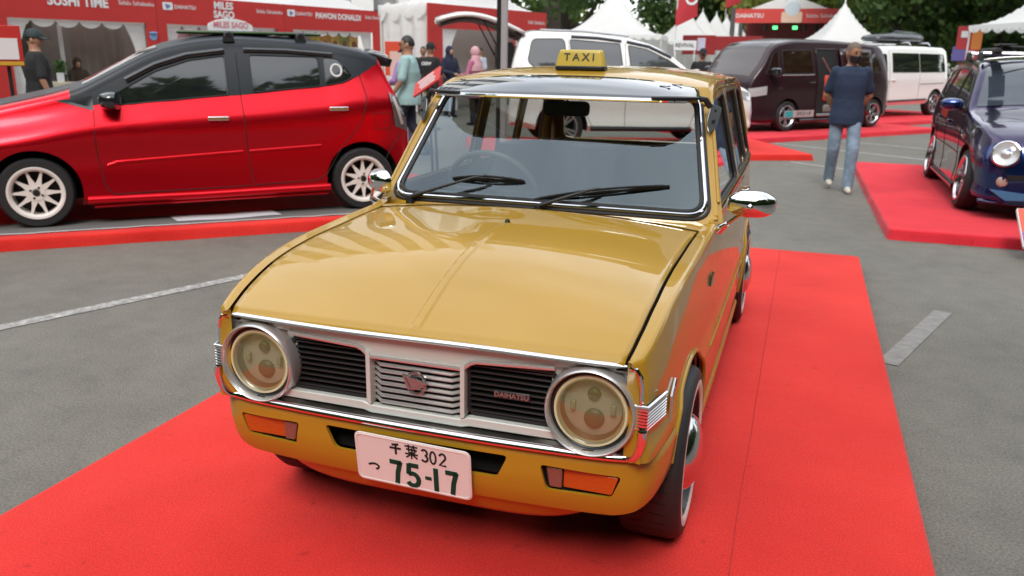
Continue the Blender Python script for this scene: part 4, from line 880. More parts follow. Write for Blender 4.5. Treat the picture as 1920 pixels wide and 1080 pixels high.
for x, z, r in ((-.38, .98, .15), (-.20, 1.27, .09), (-.14, 1.46, .05), (.25, 1.0, .16), (.15, 1.33, .09)):
    T = Matrix.Translation((x, 3.318, z-.07)) @ Matrix.Rotation(-pi/2, 4, 'X'); q = MB().lathe([(r*1.22, 0), (r*1.22, .016), (r, .02)], 28, M=T).build('speaker_ring', WOOD, sp)
    MB().lathe([(r, .019), (r*.9, .012), (r*.4, .002), (r*.3, .010), (0, .014)], 28, M=T).build('speaker_cone', CONE, q, ang=60)
# ---------------------------------------------------------------- dark plum minivan, sliding door open
PLUM = mat('plum_paint', (.022, .006, .010), .3, .0, coat=.35, coatr=.03, spec=.35)
van = Car('plum_minivan', 'dark plum minivan with its side door slid open', 'van', (-.078, 16.145), rad(-39.2),
    [(-.98, .62), (-.93, .82), (-.86, 1.0), (-.62, 1.30), (-.42, 1.55), (-.20, 1.66), (.3, 1.725), (1.2, 1.73), (2.2, 1.70), (2.85, 1.645), (2.98, 1.50), (3.12, 1.1), (3.20, .6), (3.18, .3)],
    [(-.98, .80), (-.5, .98), (.6, 1.04), (2.8, 1.07), (3.2, 1.0)], [(-.98, .20), (-.6, .17), (2.9, .18), (3.18, .24)],
    [(-.98, .58), (-.86, .70), (-.6, .79), (-.1, .825), (2.6, .825), (3.0, .80), (3.2, .73)], [(0, -.03), (.1, 0), (.4, -.008), (.8, 0), (1.0, -.02)], .20, PLUM, None, None, axles=(0, 2.65), wr=.29, ar=.345, crown=.03)
VGL = mat('van_glass', (.020, .008, .007), .04, coat=.6, spec=.5)
for sx in (1, -1):
    van.pane('corner_window', [(-.62, 1.08), (-.30, 1.10), (-.26, 1.50), (-.38, 1.48)], VGL, sx, .02, rim=BLACK)
    van.pane('front_window', [(-.20, 1.09), (.68, 1.10), (.66, 1.54), (-.16, 1.52)], VGL, sx, .03, rim=BLACK)
    van.pane('tail_window', [(1.98, 1.11), (2.80, 1.13), (2.66, 1.53), (1.98, 1.54)], VGL, sx, .05, rim=BLACK)
    van.seam([(-.66, 1.06), (-.46, .62)], sx); van.seam([(.74, 1.58), (.74, .22), (.38, .20)], sx)
    van.bar('belt_trim', [(-.22, 1.065), (.70, 1.075)], sx, .012, STEEL); van.handle(.62, .92, sx, BLKG)
    x = van.X(-.4, 1.1); MB().box((sx*(x+.11), -.50, 1.12), (.20, .12, .18)).build('door_mirror', BLKG, van.root, bev=.04, bseg=3)
    lamp_patch(van, 'headlight', lambda a, b: van.P(sx, lerp(-.93, -.60, a), lerp(.66, .82, b)+.05*a, .008), CLEARL)
    van.bar('side_sill', [(.36, .20), (2.28, .21)], sx, .04, BLKG, .0)
# open doorway on the near side: flat dark pane for the shaded inside, seats, slid-back door panel
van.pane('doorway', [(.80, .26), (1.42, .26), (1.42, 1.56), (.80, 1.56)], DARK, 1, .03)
van.bar('doorway_frame', [(.80, .26), (.80, 1.56), (1.42, 1.56), (1.42, .26)], 1, .014, PLUM, .004)
k = MB(); k.box((.835, 1.12, .30), (.06, .60, .05)); k.build('door_step', STEEL, van.root, bev=.01)
k = MB(); k.box((.80, 1.06, .82), (.14, .16, .50), taper=.9); k.build('seat_back', mat('orange_red_cover', (.50, .05, .02), .6), van.root, bev=.05, bseg=3)
k = MB(); k.box((.80, 1.22, .42), (.12, .40, .16)); k.build('seat_base', mat('grey_cover', (.16, .15, .14), .7), van.root, bev=.04)
MB().tube([(.84, .84, 1.40), (.85, 1.05, 1.18), (.85, 1.22, 1.02)], .012, 6).build('seat_belt', STEEL, van.root)
sd_ = MB(); sd_.grid(lambda y, z: van.P(1, y, z, .075), rng(1.46, 2.42, 8), rng(.26, 1.58, 10)); sdo = sd_.build('sliding_door', PLUM, van.root, ang=60, solid=.05)
k = MB(); k.grid(lambda y, z: van.P(1, y, z, .080), rng(1.56, 2.34, 6), rng(1.12, 1.52, 6)); k.build('sliding_door_glass', VGL, sdo)
van.glassf('windscreen', -.84, -.24, VGL, .90)
k = MB(); k.box((van.X(.3, .30)+.006, .33, .335), (.012, .84, .13)); st_ = k.build('door_banner', mat('banner_grey', (.42, .38, .38), .5), van.root)
MB().box((van.X(.3, .30)+.009, .03, .335), (.014, .22, .11)).build('banner_panel', mat('banner_teal', (.03, .34, .36), .5), st_)
text('banner_lettering', 'SPICE UP', .10, mat('banner_ink', (.10, .09, .09), .5), st_, face_M((van.X(.3, .30)+.014, .46, .335), (1, 0, 0)), .002, .02, sx=1.1)
van.wheels('five', STEEL, .815, .19)
for z in (.42, .55): MB().box((0, -.985, z), (1.0, .03, .05)).build('grille_bar', STEEL, van.root, bev=.01)
# ---------------------------------------------------------------- white van with roof box
wv = Car('white_van', 'boxy white van carrying a black roof box behind the plum minivan', 'van', (1.82, 21.125), rad(-35.4),
    [(-.95, .55), (-.90, .88), (-.70, 1.12), (-.42, 1.48), (-.22, 1.63), (.1, 1.69), (1.5, 1.715), (3.0, 1.70), (3.16, 1.64), (3.24, 1.3), (3.30, .6), (3.28, .36)],
    [(-.95, .8), (-.4, 1.0), (.5, 1.04), (3.3, 1.05)], [(-.95, .28), (3.3, .32)], [(-.95, .62), (-.8, .76), (-.4, .82), (2.8, .825), (3.15, .80), (3.3, .74)],
    [(0, -.02), (.15, 0), (.5, -.006), (.8, 0), (1, -.02)], .14, WHP, None, None, axles=(0, 2.65), wr=.31, ar=.37, crown=.025)
for sx in (1, -1):
    wv.pane('front_window', [(-.42, 1.08), (.34, 1.08), (.34, 1.52), (.10, 1.50), (-.14, 1.40)], TINT, sx, .05, rim=BLACK)
    wv.pane('middle_window', [(.58, 1.09), (1.78, 1.09), (1.78, 1.54), (.60, 1.54)], TINT, sx, .03, rim=BLACK); wv.pane('rear_window', [(1.82, 1.09), (3.02, 1.10), (2.98, 1.53), (1.82, 1.54)], TINT, sx, .03, rim=BLACK)
    for pts in ([(.46, 1.60), (.46, .36)], [(1.80, 1.06), (1.80, .40)], [(-.52, .95), (-.46, .5)]): wv.seam(pts, sx, .006, mat('seam_grey', (.25, .25, .25), .6))
    wv.bar('door_track', [(1.84, .80), (2.95, .82)], sx, .010, mat('seam_grey', (0, 0, 0))); wv.bar('side_strip', [(.45, .40), (2.2, .42)], sx, .022, BLACK); wv.handle(.32, .90, sx, WHP); wv.handle(.62, .90, sx, WHP)
wv.glassf('windscreen', -.66, -.24, TINT, .90); wv.wheels('five', STEEL, .815, .2)
for yy in (1.45, 2.35): MB().tube([(-.66, yy, 1.74), (-.60, yy, 1.80), (.60, yy, 1.80), (.66, yy, 1.74)], .018, 8).build('roof_bar', STEEL, wv.root)
rb_ = empty('roof_box', (1.82, 21.125, .09), rad(-35.4), 'black aerodynamic cargo box on the white van roof', 'roof box'); k = MB()
k.grid(lambda t, v: (.42*cos(t)*abs(cos(t))**-.35*[.93, 1, 1, .92, .7, 0][v], 1.75+(1.12 if sin(t) < 0 else 1.02)*sin(t)*abs(sin(t))**-.35*[.95, 1, 1, .95, .75, 0][v], 1.835+[0, .05, .09, .16, .20, .22][v]*(1+.25*sin(t))), [x+.01 for x in rng(0, 2*pi, 40)[:-1]], range(6), cu=True); k.build('lid', mat('box_black', (.022, .024, .030), .22, coat=.5), rb_, ang=60)
k = MB(); k.grid(lambda t, v: (.40*cos(t)*abs(cos(t))**-.35*v, 1.75+1.06*sin(t)*abs(sin(t))**-.35*v, 1.825), [x+.01 for x in rng(0, 2*pi, 30)[:-1]], (.0, 1), cu=True); k.build('tray', BLACK, rb_)
# ---------------------------------------------------------------- purple hatchback, retro face
PURP = mat('purple_paint', (.026, .014, .066), .24, .85, coat=1.0, coatr=.03)
BLUP = mat('blue_flip', (.013, .036, .17), .22, .85, coat=1.0, coatr=.03)
pu = Car('purple_hatchback', 'purple and blue retro hatchback with round headlights and roof rack', 'car', (3.10, 7.28), 0,
    [(-.66, .50), (-.63, .64), (-.50, .74), (-.25, .82), (.1, .88), (.36, .925), (.62, 1.13), (.86, 1.30), (1.05, 1.375), (1.5, 1.41), (2.2, 1.40), (2.62, 1.35), (2.78, 1.2), (2.90, .9), (2.94, .5), (2.92, .36)],
    [(-.66, .55), (-.2, .76), (.4, .88), (1.6, .90), (2.9, .92)], [(-.66, .16), (.4, .14), (2.4, .15), (2.92, .22)],
    [(-.66, .50), (-.56, .62), (-.35, .69), (0, .725), (.5, .735), (2.2, .735), (2.6, .72), (2.94, .62)], [(0, -.03), (.12, 0), (.3, -.012), (.6, .0), (.8, -.004), (1.0, -.03)], .30, PURP, BLUP, lambda x, y, z, n: (y < -.42 and z < .66), axles=(0, 2.28), wr=.285, ar=.335, crown=.035)
for sx in (-1, 1):
    pu.pane('front_window', [(.46, .935), (1.28, .945), (1.26, 1.30), (1.0, 1.265), (.78, 1.15)], GREYG, sx, .03, rim=BLACK)
    pu.pane('rear_window', [(1.36, .945), (2.02, .955), (1.98, 1.305), (1.34, 1.30)], GREYG, sx, .03, rim=BLACK); pu.pane('quarter_window', [(2.10, .965), (2.42, 1.0), (2.34, 1.27), (2.06, 1.30)], GREYG, sx, .04, rim=BLACK)
    for pts in ([(.40, .9), (.38, .5), (.48, .2)], [(1.31, 1.31), (1.33, .2)], [(2.08, .94), (2.0, .6), (1.88, .22)]): pu.seam(pts, sx)
    pu.bar('chrome_strip', [(.42, .50), (1.30, .51), (1.9, .51)], sx, .010, CHROME); pu.handle(1.20, .76, sx, PURP, .13); pu.handle(1.92, .77, sx, PURP, .13); pu.bar('side_skirt', [(.34, .17), (1.94, .17)], sx, .035, PURP, .005)
    pu.bar('belt_chrome', [(.46, .915), (2.0, .93)], sx, .007, CHROME, .002)
    k = MB(); k.lathe([(0, .006), (.02, .004), (.024, 0)], 12, M=face_M((sx*(pu.X(.15, .68)+.002), .15, .68), (sx, 0, 0))); k.build('side_repeater', AMB, pu.root)
    # door mirror
    x = pu.X(.5, .95); k = MB(); T = Matrix.Translation((sx*(x+.135), .54, .965)); out = rrect(1, 1, .42, 6); pr = [(0, -.065), (.5, -.06), (.82, -.04), (1, .0), (1, .03), (.9, .04), (0, .04)]
    k.grid(lambda i, j: (out[i][0]*.215*pr[j][0], pr[j][1], out[i][1]*.118*pr[j][0]), range(len(out)), range(len(pr)), cu=True, M=T); mo = k.build('door_mirror', BLUP, pu.root, ang=60); MB().tube([(sx*(x-.02), .56, .91), (sx*(x+.08), .55, .935)], .022, 8).build('mirror_foot', BLACK, mo)
    # round headlight and fog lamp
    c = (sx*.50, -.630, .600); N = face_M(c, (sx*.30, -1, .30))
    hl = MB().lathe([(.122, -.06), (.122, .0), (.114, .016), (.106, .018)], 36, M=N).build('headlight', CHROME, pu.root, ang=40)
    MB().lathe([(.107, .012), (.09, .024), (.05, .034), (0, .038)], 36, M=N).build('lens', glass('lamp_glass', (.9, .9, .9)), hl, ang=80); MB().lathe([(.106, .010), (.085, .003), (.05, -.003), (.032, -.003), (.028, .002), (0, .003)], 30, M=N).build('reflector', mat('lamp_mirror', (.78, .78, .78), .22, .5), hl, ang=60)
    N = face_M((sx*.50, -.645, .355), (sx*.25, -1, .05)); fg = MB().lathe([(.046, -.02), (.046, .006), (.038, .012), (0, .016)], 24, M=N).build('fog_lamp', mat('fog_glass', (.40, .30, .24), .12, coat=1), pu.root, ang=60)
    MB().prism(rpoly([(-.20, .05), (.16, .02), (.20, -.03), (-.06, -.045)], .015, 3), -.012, .012, M=face_M((sx*.40, -.675, .235), (sx*.16, -1, .28)) @ Matrix.Diagonal((sx*-1, 1, 1, 1))).build('bumper_blade', mat('blade_blue', (.10, .22, .42), .2, .6, coat=1), pu.root, bev=.006)
pu.glassf('windscreen', .40, .99, SKYG, .985)
k = MB(); k.prism(rrect(.36, .15, .06, 5), -.02, .02, M=face_M((0, -.655, .57), (0, -1, .15))); gr = k.build('grille', BLKG, pu.root, bev=.006); MB().tube([(x, y, .02) for x, y in rrect(.36, .15, .06, 5)], .010, 6, closed=True, M=face_M((0, -.655, .57), (0, -1, .15))).build('grille_rim', CHROME, gr)
k = MB(); k.box((0, -.66, .40), (.95, .06, .035)); k.build('bumper_slot', DARK, pu.root); k = MB(); k.prism(rpoly([(-.26, .08), (.26, .08), (.20, -.10), (-.20, -.10)], .03, 3), -.02, .02, M=face_M((0, -.668, .29), (0, -1, .1))); k.build('bumper_mesh', DARK, pu.root)
k = MB(); k.grid(lambda u, v: (u*.66, -.66+.10*u*u-.03*v, .155+.03*(1-v)), rng(-1, 1, 20), (0, 1)); k.build('bumper_lip', PURP, pu.root, solid=.012)
MB().tube([(-.50, .40, .945), (-.1, .46, .965), (.3, .48, .975)], .009, 6).build('wiper', mat('wiper_blue', (.02, .30, .50), .35), pu.root)
pu.wheels('dish', mat('polished_rim', (.62, .60, .62), .14, 1.0), .735, .19, camber=rad(6), rimr=.215)
for yy in (1.05, 1.75):
    rk = MB().tube([(-.56, yy, 1.465), (.56, yy, 1.465)], .018, 8).build('roof_rack_bar', STEEL, pu.root)
    for sx in (1, -1): MB().box((sx*.55, yy, 1.435), (.06, .09, .09), taper=.7).build('rack_foot', BLACK, rk, bev=.01)
bc = empty('bicycle_carrier', (3.10, 7.28, .09), 0, 'dark bicycle carrier tray with red strap on the purple car roof', 'carrier'); k = MB(); k.box((-.40, 1.15, 1.505), (.10, 1.1, .03)); k.build('tray', BLACK, bc, bev=.01)
k = MB(); k.box((-.40, .70, 1.545), (.16, .30, .02), M=None); k.build('wheel_clamp', BLACK, bc, bev=.006); MB().tube([(-.40, .85, 1.53), (-.10, .95, 1.52), (.5, 1.2, 1.50)], .014, 8).build('support_arm', BLACK, bc); MB().box((-.36, .92, 1.545), (.05, .09, .03)).build('strap', mat('strap_red', (.6, .05, .02), .6), bc, bev=.006)
# ---------------------------------------------------------------- their platforms
def orient(loc, rz, x0, x1, y0, y1):
    c, s = cos(rz), sin(rz); return [(loc[0]+c*x-s*y, loc[1]+s*x+c*y) for x, y in ((x0, y0), (x1, y0), (x1, y1), (x0, y1))]
platform(orient((-5.30, 3.74), rad(-47.6), -1.3, 1.17, -1.6, 3.75), 'long red platform under the red hatchback with a grey carpet strip')
platform([(1.66, 5.86), (5.2, 5.80), (5.2, 10.95), (1.60, 10.95)], 'crimson platform under the purple hatchback', CARPET2)
platform(orient((-.553, 12.33), rad(115.5), -1.35, 1.2, -1.15, 3.9), 'red platform under the white sport utility vehicle')
platform(orient((-.078, 16.145), rad(-39.2), -1.2, 1.60, -1.7, 3.9), 'crimson platform under the plum minivan', CARPET2)
platform(orient((1.82, 21.125), rad(-35.4), -1.2, 1.75, -1.5, 4.0), 'crimson platform under the white van with the roof box', CARPET2)
# torn floor covering on the red platform
c_, s_ = cos(rad(-47.6)), sin(rad(-47.6)); LM = Matrix.Translation((-5.30, 3.74, .0935)) @ Matrix.Rotation(rad(-47.6), 4, 'Z')
k = MB(); k.grid(lambda y, t: (lerp(.55, 1.02+.02*noise.noise((y*3, 2, 0)), t), y, 0), rng(-.5, 3.1, 40), (0, 1), M=LM); o = tag(k.build('floor_sheet', mat('grey_sheet', (.13, .125, .12), .8)), 'dark grey plastic sheet laid beside the red hatchback wheels', 'sheet')
k = MB(); k.grid(lambda y, t: (.985+.012*noise.noise((y*5, 7, 0))+.03*t, y, .003+.004*noise.noise((y*6, 1, 3))), rng(-.5, 3.2, 50), (0, 1), M=LM); o = tag(k.build('edge_tape', mat('silver_tape', (.62, .60, .60), .4)), 'wrinkled silver tape strip along the red hatchback platform', 'tape')
k = MB(); k.grid(lambda u, t: (.62+.26*t+.02*sin(u*5), .95+.85*u+.06*t, .004+.002*sin(9*u)), rng(0, 1, 10), rng(0, 1, 5), M=LM); o = tag(k.build('paper_sheet', mat('white_sheet', (.62, .62, .66), .6)), 'loose white sheet lying under the red hatchback', 'paper')
# ================================================================ people
SKIN = mat('skin_brown', (.34, .17, .10), .5); SKIN2 = mat('skin_tan', (.38, .20, .125), .5)
HAIR = mat('hair_black', (.012, .011, .010), .55); HAIRG = mat('hair_cropped_grey', (.15, .105, .08), .7, bump=.004, bscale=180)
def soft(m, name, mt, parent, vox=.010, it=5):
    """weld lofts into one continuous skin"""
    o = m.build(name, mt, parent); r = o.modifiers.new('weld', 'REMESH'); r.mode = 'VOXEL'; r.voxel_size = vox
    q = o.modifiers.new('relax', 'SMOOTH'); q.factor = .5; q.iterations = it
    bpy.context.view_layer.update(); return bake(o, 80)
def ell(m, rings, n=18):
    """closed loft through ellipses (cx, cy, cz, rx, ry)"""
    k = len(rings); vs = [(c[0]+c[3]*cos(2*pi*j/n), c[1]+c[4]*sin(2*pi*j/n), c[2]) for c in rings for j in range(n)]; fs = [(i*n+j, i*n+(j+1) % n, (i+1)*n+(j+1) % n, (i+1)*n+j) for i in range(k-1) for j in range(n)]
    m.add(vs, fs+[tuple(reversed(range(n))), tuple((k-1)*n+j for j in range(n))])
def ball(m, c, r, M=None, n=14):
    r = r if isinstance(r, tuple) else (r, r, r); rows = 9; vs = []; fs = []
    for i in range(rows+1):
        t = pi*i/rows
        for j in range(n): vs.append((c[0]+r[0]*sin(t)*cos(2*pi*j/n), c[1]+r[1]*sin(t)*sin(2*pi*j/n), c[2]+r[2]*cos(t)))
    for i in range(rows):
        for j in range(n): fs.append((i*n+j, (i+1)*n+j, (i+1)*n+(j+1) % n, i*n+(j+1) % n))
    m.add(vs, fs, 0, M)
def limb(m, pts, rs, n=14):
    P = [Vector(p) for p in pts]; Q = []; R = []
    for i in range(len(P)-1):
        for k in range(4): t = k/4; Q.append(P[i].lerp(P[i+1], t)); R.append(lerp(rs[i], rs[i+1], t))
    Q.append(P[-1]); R.append(rs[-1]); m.tube(Q, R, n)
    for p, r in zip(P, rs): ball(m, p, r*.99)
def hand(m, w, d, up, s):
    """palm, four fingers of unequal length and a thumb; w wrist, d finger direction, up = back of the hand"""
    w = Vector(w); d = Vector(d).normalized(); u = Vector(up); u = (u-d*u.dot(d)).normalized(); x = d.cross(u)*s
    limb(m, [w, w+d*.05, w+d*.085], [.026, .033, .034])
    for k, (o, L) in enumerate(((-.030, .070), (-.010, .082), (.010, .077), (.028, .062))):
        a = w+d*.085+x*o; limb(m, [a, a+d*L*.5-u*.008, a+d*L*.8-u*.026, a+d*L*.85-u*.042], [.0098, .009, .0085, .0075], 8)
    a = w+d*.03-x*.028; limb(m, [a, a-x*.022+d*.03-u*.01, a-x*.022+d*.058-u*.02], [.0125, .0105, .009], 8)
def head_mesh(m, H):
    """head about its own centre, face towards -Y"""
    n, rows = 28, 22; vs = []; fs = []
    for i in range(rows+1):
        t = pi*i/rows
        for j in range(n):
            a = 2*pi*j/n; x, y, z = sin(t)*cos(a), sin(t)*sin(a), cos(t)
            X, Y, Z = x*.076, y*.097+.006, z*.118
            if z < 0: X *= 1-.30*(-z)**1.5*(1 if y < .3 else .3); Y = Y*(1-.16*(-z)) if y > 0 else Y*(1-.04*(-z))
            if y < 0:
                f = exp(-((x/.20)**2)-((z+.12)/.20)**2); Y -= .020*f                                   # nose
                f = exp(-((abs(x)-.36)/.18)**2-((z-.05)/.13)**2); Y += .011*f                           # eye sockets
                f = exp(-(x/.32)**2-((z+.48)/.10)**2); Y -= .007*f; f = exp(-(x/.3)**2-((z+.92)/.2)**2); Y -= .012*f   # lips, chin
            vs.append((X, Y, Z))
    for i in range(rows):
        for j in range(n): fs.append((i*n+j, (i+1)*n+j, (i+1)*n+(j+1) % n, i*n+(j+1) % n))
    m.add(vs, fs, 0, H)
    for s in (-1, 1): ball(m, (s*.078, .012, -.012), (.012, .020, .033), H, 10)
def person(label, loc, rz, top, bottom=None, skin=SKIN, hair=HAIR, arms='rest', legs='stand', head=(0, 0), hgt=1.68, cap=None, hijab=None, mask=False, shoe=None, sleeve=.55, glasses=False, vox=.011, sit=False, build=1.0, long_top=False, group='visitors at the show', back_text=None, shirt_name='shirt'):
    p = empty('person', loc, rz, label, 'person', group); k = hgt/1.70; p.scale = (k, k, k)
    bw = build; LEG = {'stand': [((.095, 0, .90), (.10, -.01, .48), (.10, .01, .085)), ((-.095, 0, .90), (-.10, -.01, .48), (-.10, .01, .085))],
        'walk': [((.09, 0, .90), (.095, -.13, .50), (.085, -.15, .09)), ((-.09, 0, .90), (-.10, .02, .49), (-.095, .20, .13))],
        'stride': [((.09, 0, .90), (.10, -.16, .52), (.09, -.30, .11)), ((-.09, 0, .90), (-.09, .02, .50), (-.08, .26, .16))],
        'sit': [((.09, 0, .48), (.10, -.40, .48), (.10, -.38, .09)), ((-.09, 0, .48), (-.10, -.40, .48), (-.10, -.38, .09))]}[legs]
    dz = -.42 if legs == 'sit' else 0
    def A(q): return (q[0], q[1], q[2]+dz)
    ARM = {'rest': [((.165*bw, 0, 1.375), (.245*bw, .02, 1.10), (.25*bw, -.06, .86)), ((-.165*bw, 0, 1.375), (-.245*bw, .02, 1.10), (-.25*bw, -.06, .86))],
        'back': [((.165*bw, 0, 1.375), (.235*bw, .075, 1.10), (.10, .165, .90)), ((-.165*bw, 0, 1.375), (-.235*bw, .075, 1.10), (-.09, .185, .88))],
        'swing': [((.165*bw, 0, 1.375), (.235*bw, -.06, 1.10), (.22, -.20, .90)), ((-.165*bw, 0, 1.375), (-.235*bw, .10, 1.11), (-.23, .12, .85))],
        'hold': [((.165*bw, 0, 1.375), (.235*bw, -.05, 1.12), (.12, -.30, 1.06)), ((-.165*bw, 0, 1.375), (-.235*bw, -.05, 1.12), (-.10, -.30, 1.06))],
        'table': [((.165*bw, 0, 1.375), (.25, -.14, 1.14), (.16, -.36, 1.12)), ((-.165*bw, 0, 1.375), (-.25, -.14, 1.14), (-.16, -.36, 1.12))]}[arms]
    ARM = [tuple(A(q) for q in a) for a in ARM]
    H = Matrix.Translation((0, -.012, 1.580+dz)) @ Matrix.Rotation(rad(head[0]), 4, 'Z') @ Matrix.Rotation(rad(head[1]), 4, 'X')
    m = MB()
    ell(m, [A((0, .0, z))+(x*bw, y*bw) for z, x, y in ((.84, .12, .09), (.95, .150, .105), (1.06, .140, .098), (1.22, .165, .112), (1.34, .175, .100), (1.41, .11, .075), (1.45, .058, .058), (1.52, .052, .056))])
    head_mesh(m, H)
    for a, s in zip(ARM, (1, -1)):
        limb(m, a, [.052, .041, .027]); d = Vector(a[2])-Vector(a[1]); hand(m, a[2], d, (s, .4, .3), s) if vox < .013 else limb(m, [a[2], Vector(a[2])+d.normalized()*.15], [.03, .02])
    for l in LEG: limb(m, l, [.08, .055, .038])
    body = soft(m, 'body', skin, p, vox, 4)
    # shirt
    m = MB(); hem = .60 if long_top else .775
    rings = [(hem, .205 if long_top else .190, .165 if long_top else .142), (.86, .192, .142), (.95, .182, .130), (1.07, .170, .118), (1.22, .192, .128), (1.34, .200, .116), (1.405, .140, .092), (1.44, .075, .070)]
    if legs == 'sit': rings[0] = (.88, .185, .13)
    ell(m, [A((0, 0, z))+(x*bw, y*bw*(1.12 if build > 1.05 and z < 1.3 else 1)) for z, x, y in rings])
    for a in ARM:
        e = Vector(a[0]).lerp(Vector(a[1]), min(1, sleeve*1.6)); pts = [a[0], Vector(a[0]).lerp(Vector(a[1]), .5*min(1, sleeve*1.6)), e]; rs = [.062, .060, .062]
        if sleeve > .7: pts = [a[0], a[1], a[2]]; rs = [.066, .054, .042]
        limb(m, pts, rs)
    sh = soft(m, shirt_name, top, p, vox, 6)
    # trousers
    if bottom:
        m = MB(); z0 = .93+ (dz if legs == 'sit' else 0)
        if legs != 'sit': ell(m, [(0, 0, z, x, y) for z, x, y in ((.80, .135, .100), (.88, .148, .108), (.96, .145, .10))])
        else: ell(m, [(0, 0, z, .16, .13) for z in (.40, .50, .56)])
        for l in LEG: limb(m, [l[0], l[1], Vector(l[1]).lerp(Vector(l[2]), .55), Vector(l[2])+Vector((0, 0, -.015))], [.084, .072, .066, .062])
        soft(m, 'trousers', bottom, p, vox, 4)
    for l in LEG:
        a = Vector(l[2]); m = MB(); z = -a.z+.035 if a.z < .12 else -.06
        limb(m, [a+Vector((0, .045, z)), a+Vector((0, -.04, z+.005)), a+Vector((0, -.145, z-.003))], [.036, .042, .030]); ball(m, a+Vector((0, .02, -.01)), (.043, .05, .05))
        soft(m, 'shoe', shoe or BLACK, p, .010, 3)
    # hair or headwear
    if hijab:
        m = MB(); ball(m, (0, .012, .012), (.098, .112, .132), H); ell(m, [A((0, .012, z))+(x, y) for z, x, y in ((1.18, .205*bw, .135), (1.30, .195*bw, .130), (1.40, .130, .105), (1.50, .095, .095))]); o = soft(m, 'headscarf', hijab, p, .011, 3)
        m = MB(); ball(m, (0, -.055, -.010), (.056, .062, .078), H); f = m.build('face', skin, p, ang=80)
    else:
        m = MB(); n = 24
        def hr(t, a):
            x, y, z = sin(t)*cos(a), sin(t)*sin(a), cos(t); cut_ = 1.75 if y > 0 else lerp(1.75, 1.02, sstep(0, .7, -y)); tt = min(t, cut_); x, y, z = sin(tt)*cos(a), sin(tt)*sin(a), cos(tt)
            return tuple(H @ Vector((x*.0795, y*.1005+.008, z*.1215+.001)))
        m.grid(hr, rng(.01, 1.75, 14), rng(0, 2*pi, n)[:-1], cv=True); m.build('hair', hair, p, ang=80)
    if cap:
        m = MB(); m.grid(lambda t, a: tuple(H @ Vector((sin(t)*cos(a)*.092, sin(t)*sin(a)*.112+.008, cos(t)*.118+.022))), rng(.01, 1.50, 10), rng(0, 2*pi, 24)[:-1], cv=True); co = m.build('cap', cap, p, ang=80)
        m = MB(); m.grid(lambda u, v: tuple(H @ Vector((u*.078*(1-.25*v*v), -.085-.085*v*(1-.35*u*u), .045-.022*v-.012*u*u))), rng(-1, 1, 12), rng(0, 1, 6)); m.build('cap_brim', cap, co, ang=60, solid=.004)
    if not hijab:
        for s in (-1, 1):
            m = MB(); ball(m, (s*.029, -.083, .006), (.012, .008, .007), H, 8); m.build('eye', mat('eye_dark', (.02, .015, .012), .2), p, ang=80)
            m = MB(); m.tube([H @ Vector(q) for q in ((s*.014, -.094, .024), (s*.030, -.092, .030), (s*.045, -.084, .025))], .0035, 6); m.build('eyebrow', HAIR, p)
        m = MB(); m.tube([H @ Vector(q) for q in ((-.022, -.091, -.057), (0, -.097, -.055), (.022, -.091, -.057))], .0045, 6); m.build('lips', mat('lip', (.22, .08, .06), .5), p)
    if mask:
        m = MB(); m.grid(lambda u, v: tuple(H @ Vector((.078*sin(u*1.25)*(1-.18*v), -.004-.112*cos(u*1.25)*(1-.10*v*v), -.020-.072*v-.012*cos(u*1.5)*v))), rng(-1, 1, 16), rng(0, 1, 8)); mo = m.build('face_mask', BLACK, p, ang=80, solid=.003)
        for s in (-1, 1): MB().tube([H @ Vector(q) for q in ((s*.074, -.035, -.03), (s*.080, .0, .0), (s*.082, .025, .005))], .0025, 5).build('mask_loop', BLACK, mo)
    if glasses:
        m = MB()
        for s in (-1, 1): m.tube([H @ Vector((s*.031+.022*cos(t), -.098, .006+.016*sin(t))) for t in rng(0, 2*pi, 14)[:-1]], .0022, 5, closed=True); m.tube([H @ Vector(q) for q in ((s*.053, -.095, .008), (s*.080, .015, .006))], .002, 5)
        m.build('glasses', BLACK, p)
    return p
CT = lambda n, c: mat('cloth_'+n, c, .85, bump=.010, bscale=13, bdet=3)
NAVY = CT('navy', (.016, .030, .066)); BLKT = CT('black', (.012, .012, .013)); JEANS = mat('jeans', (.19, .26, .34), .85, bump=.012, bscale=16, vary=.30, vscale=9, bdet=4); INDIGO = CT('indigo', (.016, .020, .040))
SHOEW = mat('cream_shoe', (.55, .50, .42), .6)
person('man in navy tee, faded jeans and black mask walking with hands behind his back', (1.33, 8.62, 0), rad(4), NAVY, JEANS, SKIN, HAIRG, 'back', 'walk', (30, 8), 1.66, mask=True, shoe=SHOEW, vox=.0095, sleeve=.46)
person('man in plain black tee and dark cap standing before the leftmost food stall', (-8.38, 6.61, 0), rad(150), BLKT, BLKT, SKIN2, HAIR, 'rest', 'stand', (-32, 4), 1.68, cap=mat('cap_teal', (.008, .022, .024), .7), build=1.12, vox=.0115)
TEAL = CT('pale_teal', (.30, .46, .46))
t_ = person('man in pale teal polo and dark trousers walking past the red car tail', (-4.35, 9.0, 0), rad(-72), TEAL, INDIGO, SKIN2, HAIR, 'swing', 'stride', (0, 2), 1.70, glasses=True, build=1.12, vox=.0105, shoe=BLACK)
person('person in black tee with white back print and dark cap by the white booth curtain', (-6.05, 13.5, 0), rad(165), BLKT, CT('khaki', (.42, .36, .28)), SKIN, HAIR, 'hold', 'stand', (20, 8), 1.66, cap=BLKT, vox=.014)
for o in [o for o in COL.objects if o.name == 'person.003']: text('back_print', 'CREW', .085, mat('print_white', (.7, .7, .7), .6), o, face_M((0, .128, 1.30), (0, 1, .12)), .002, .03)
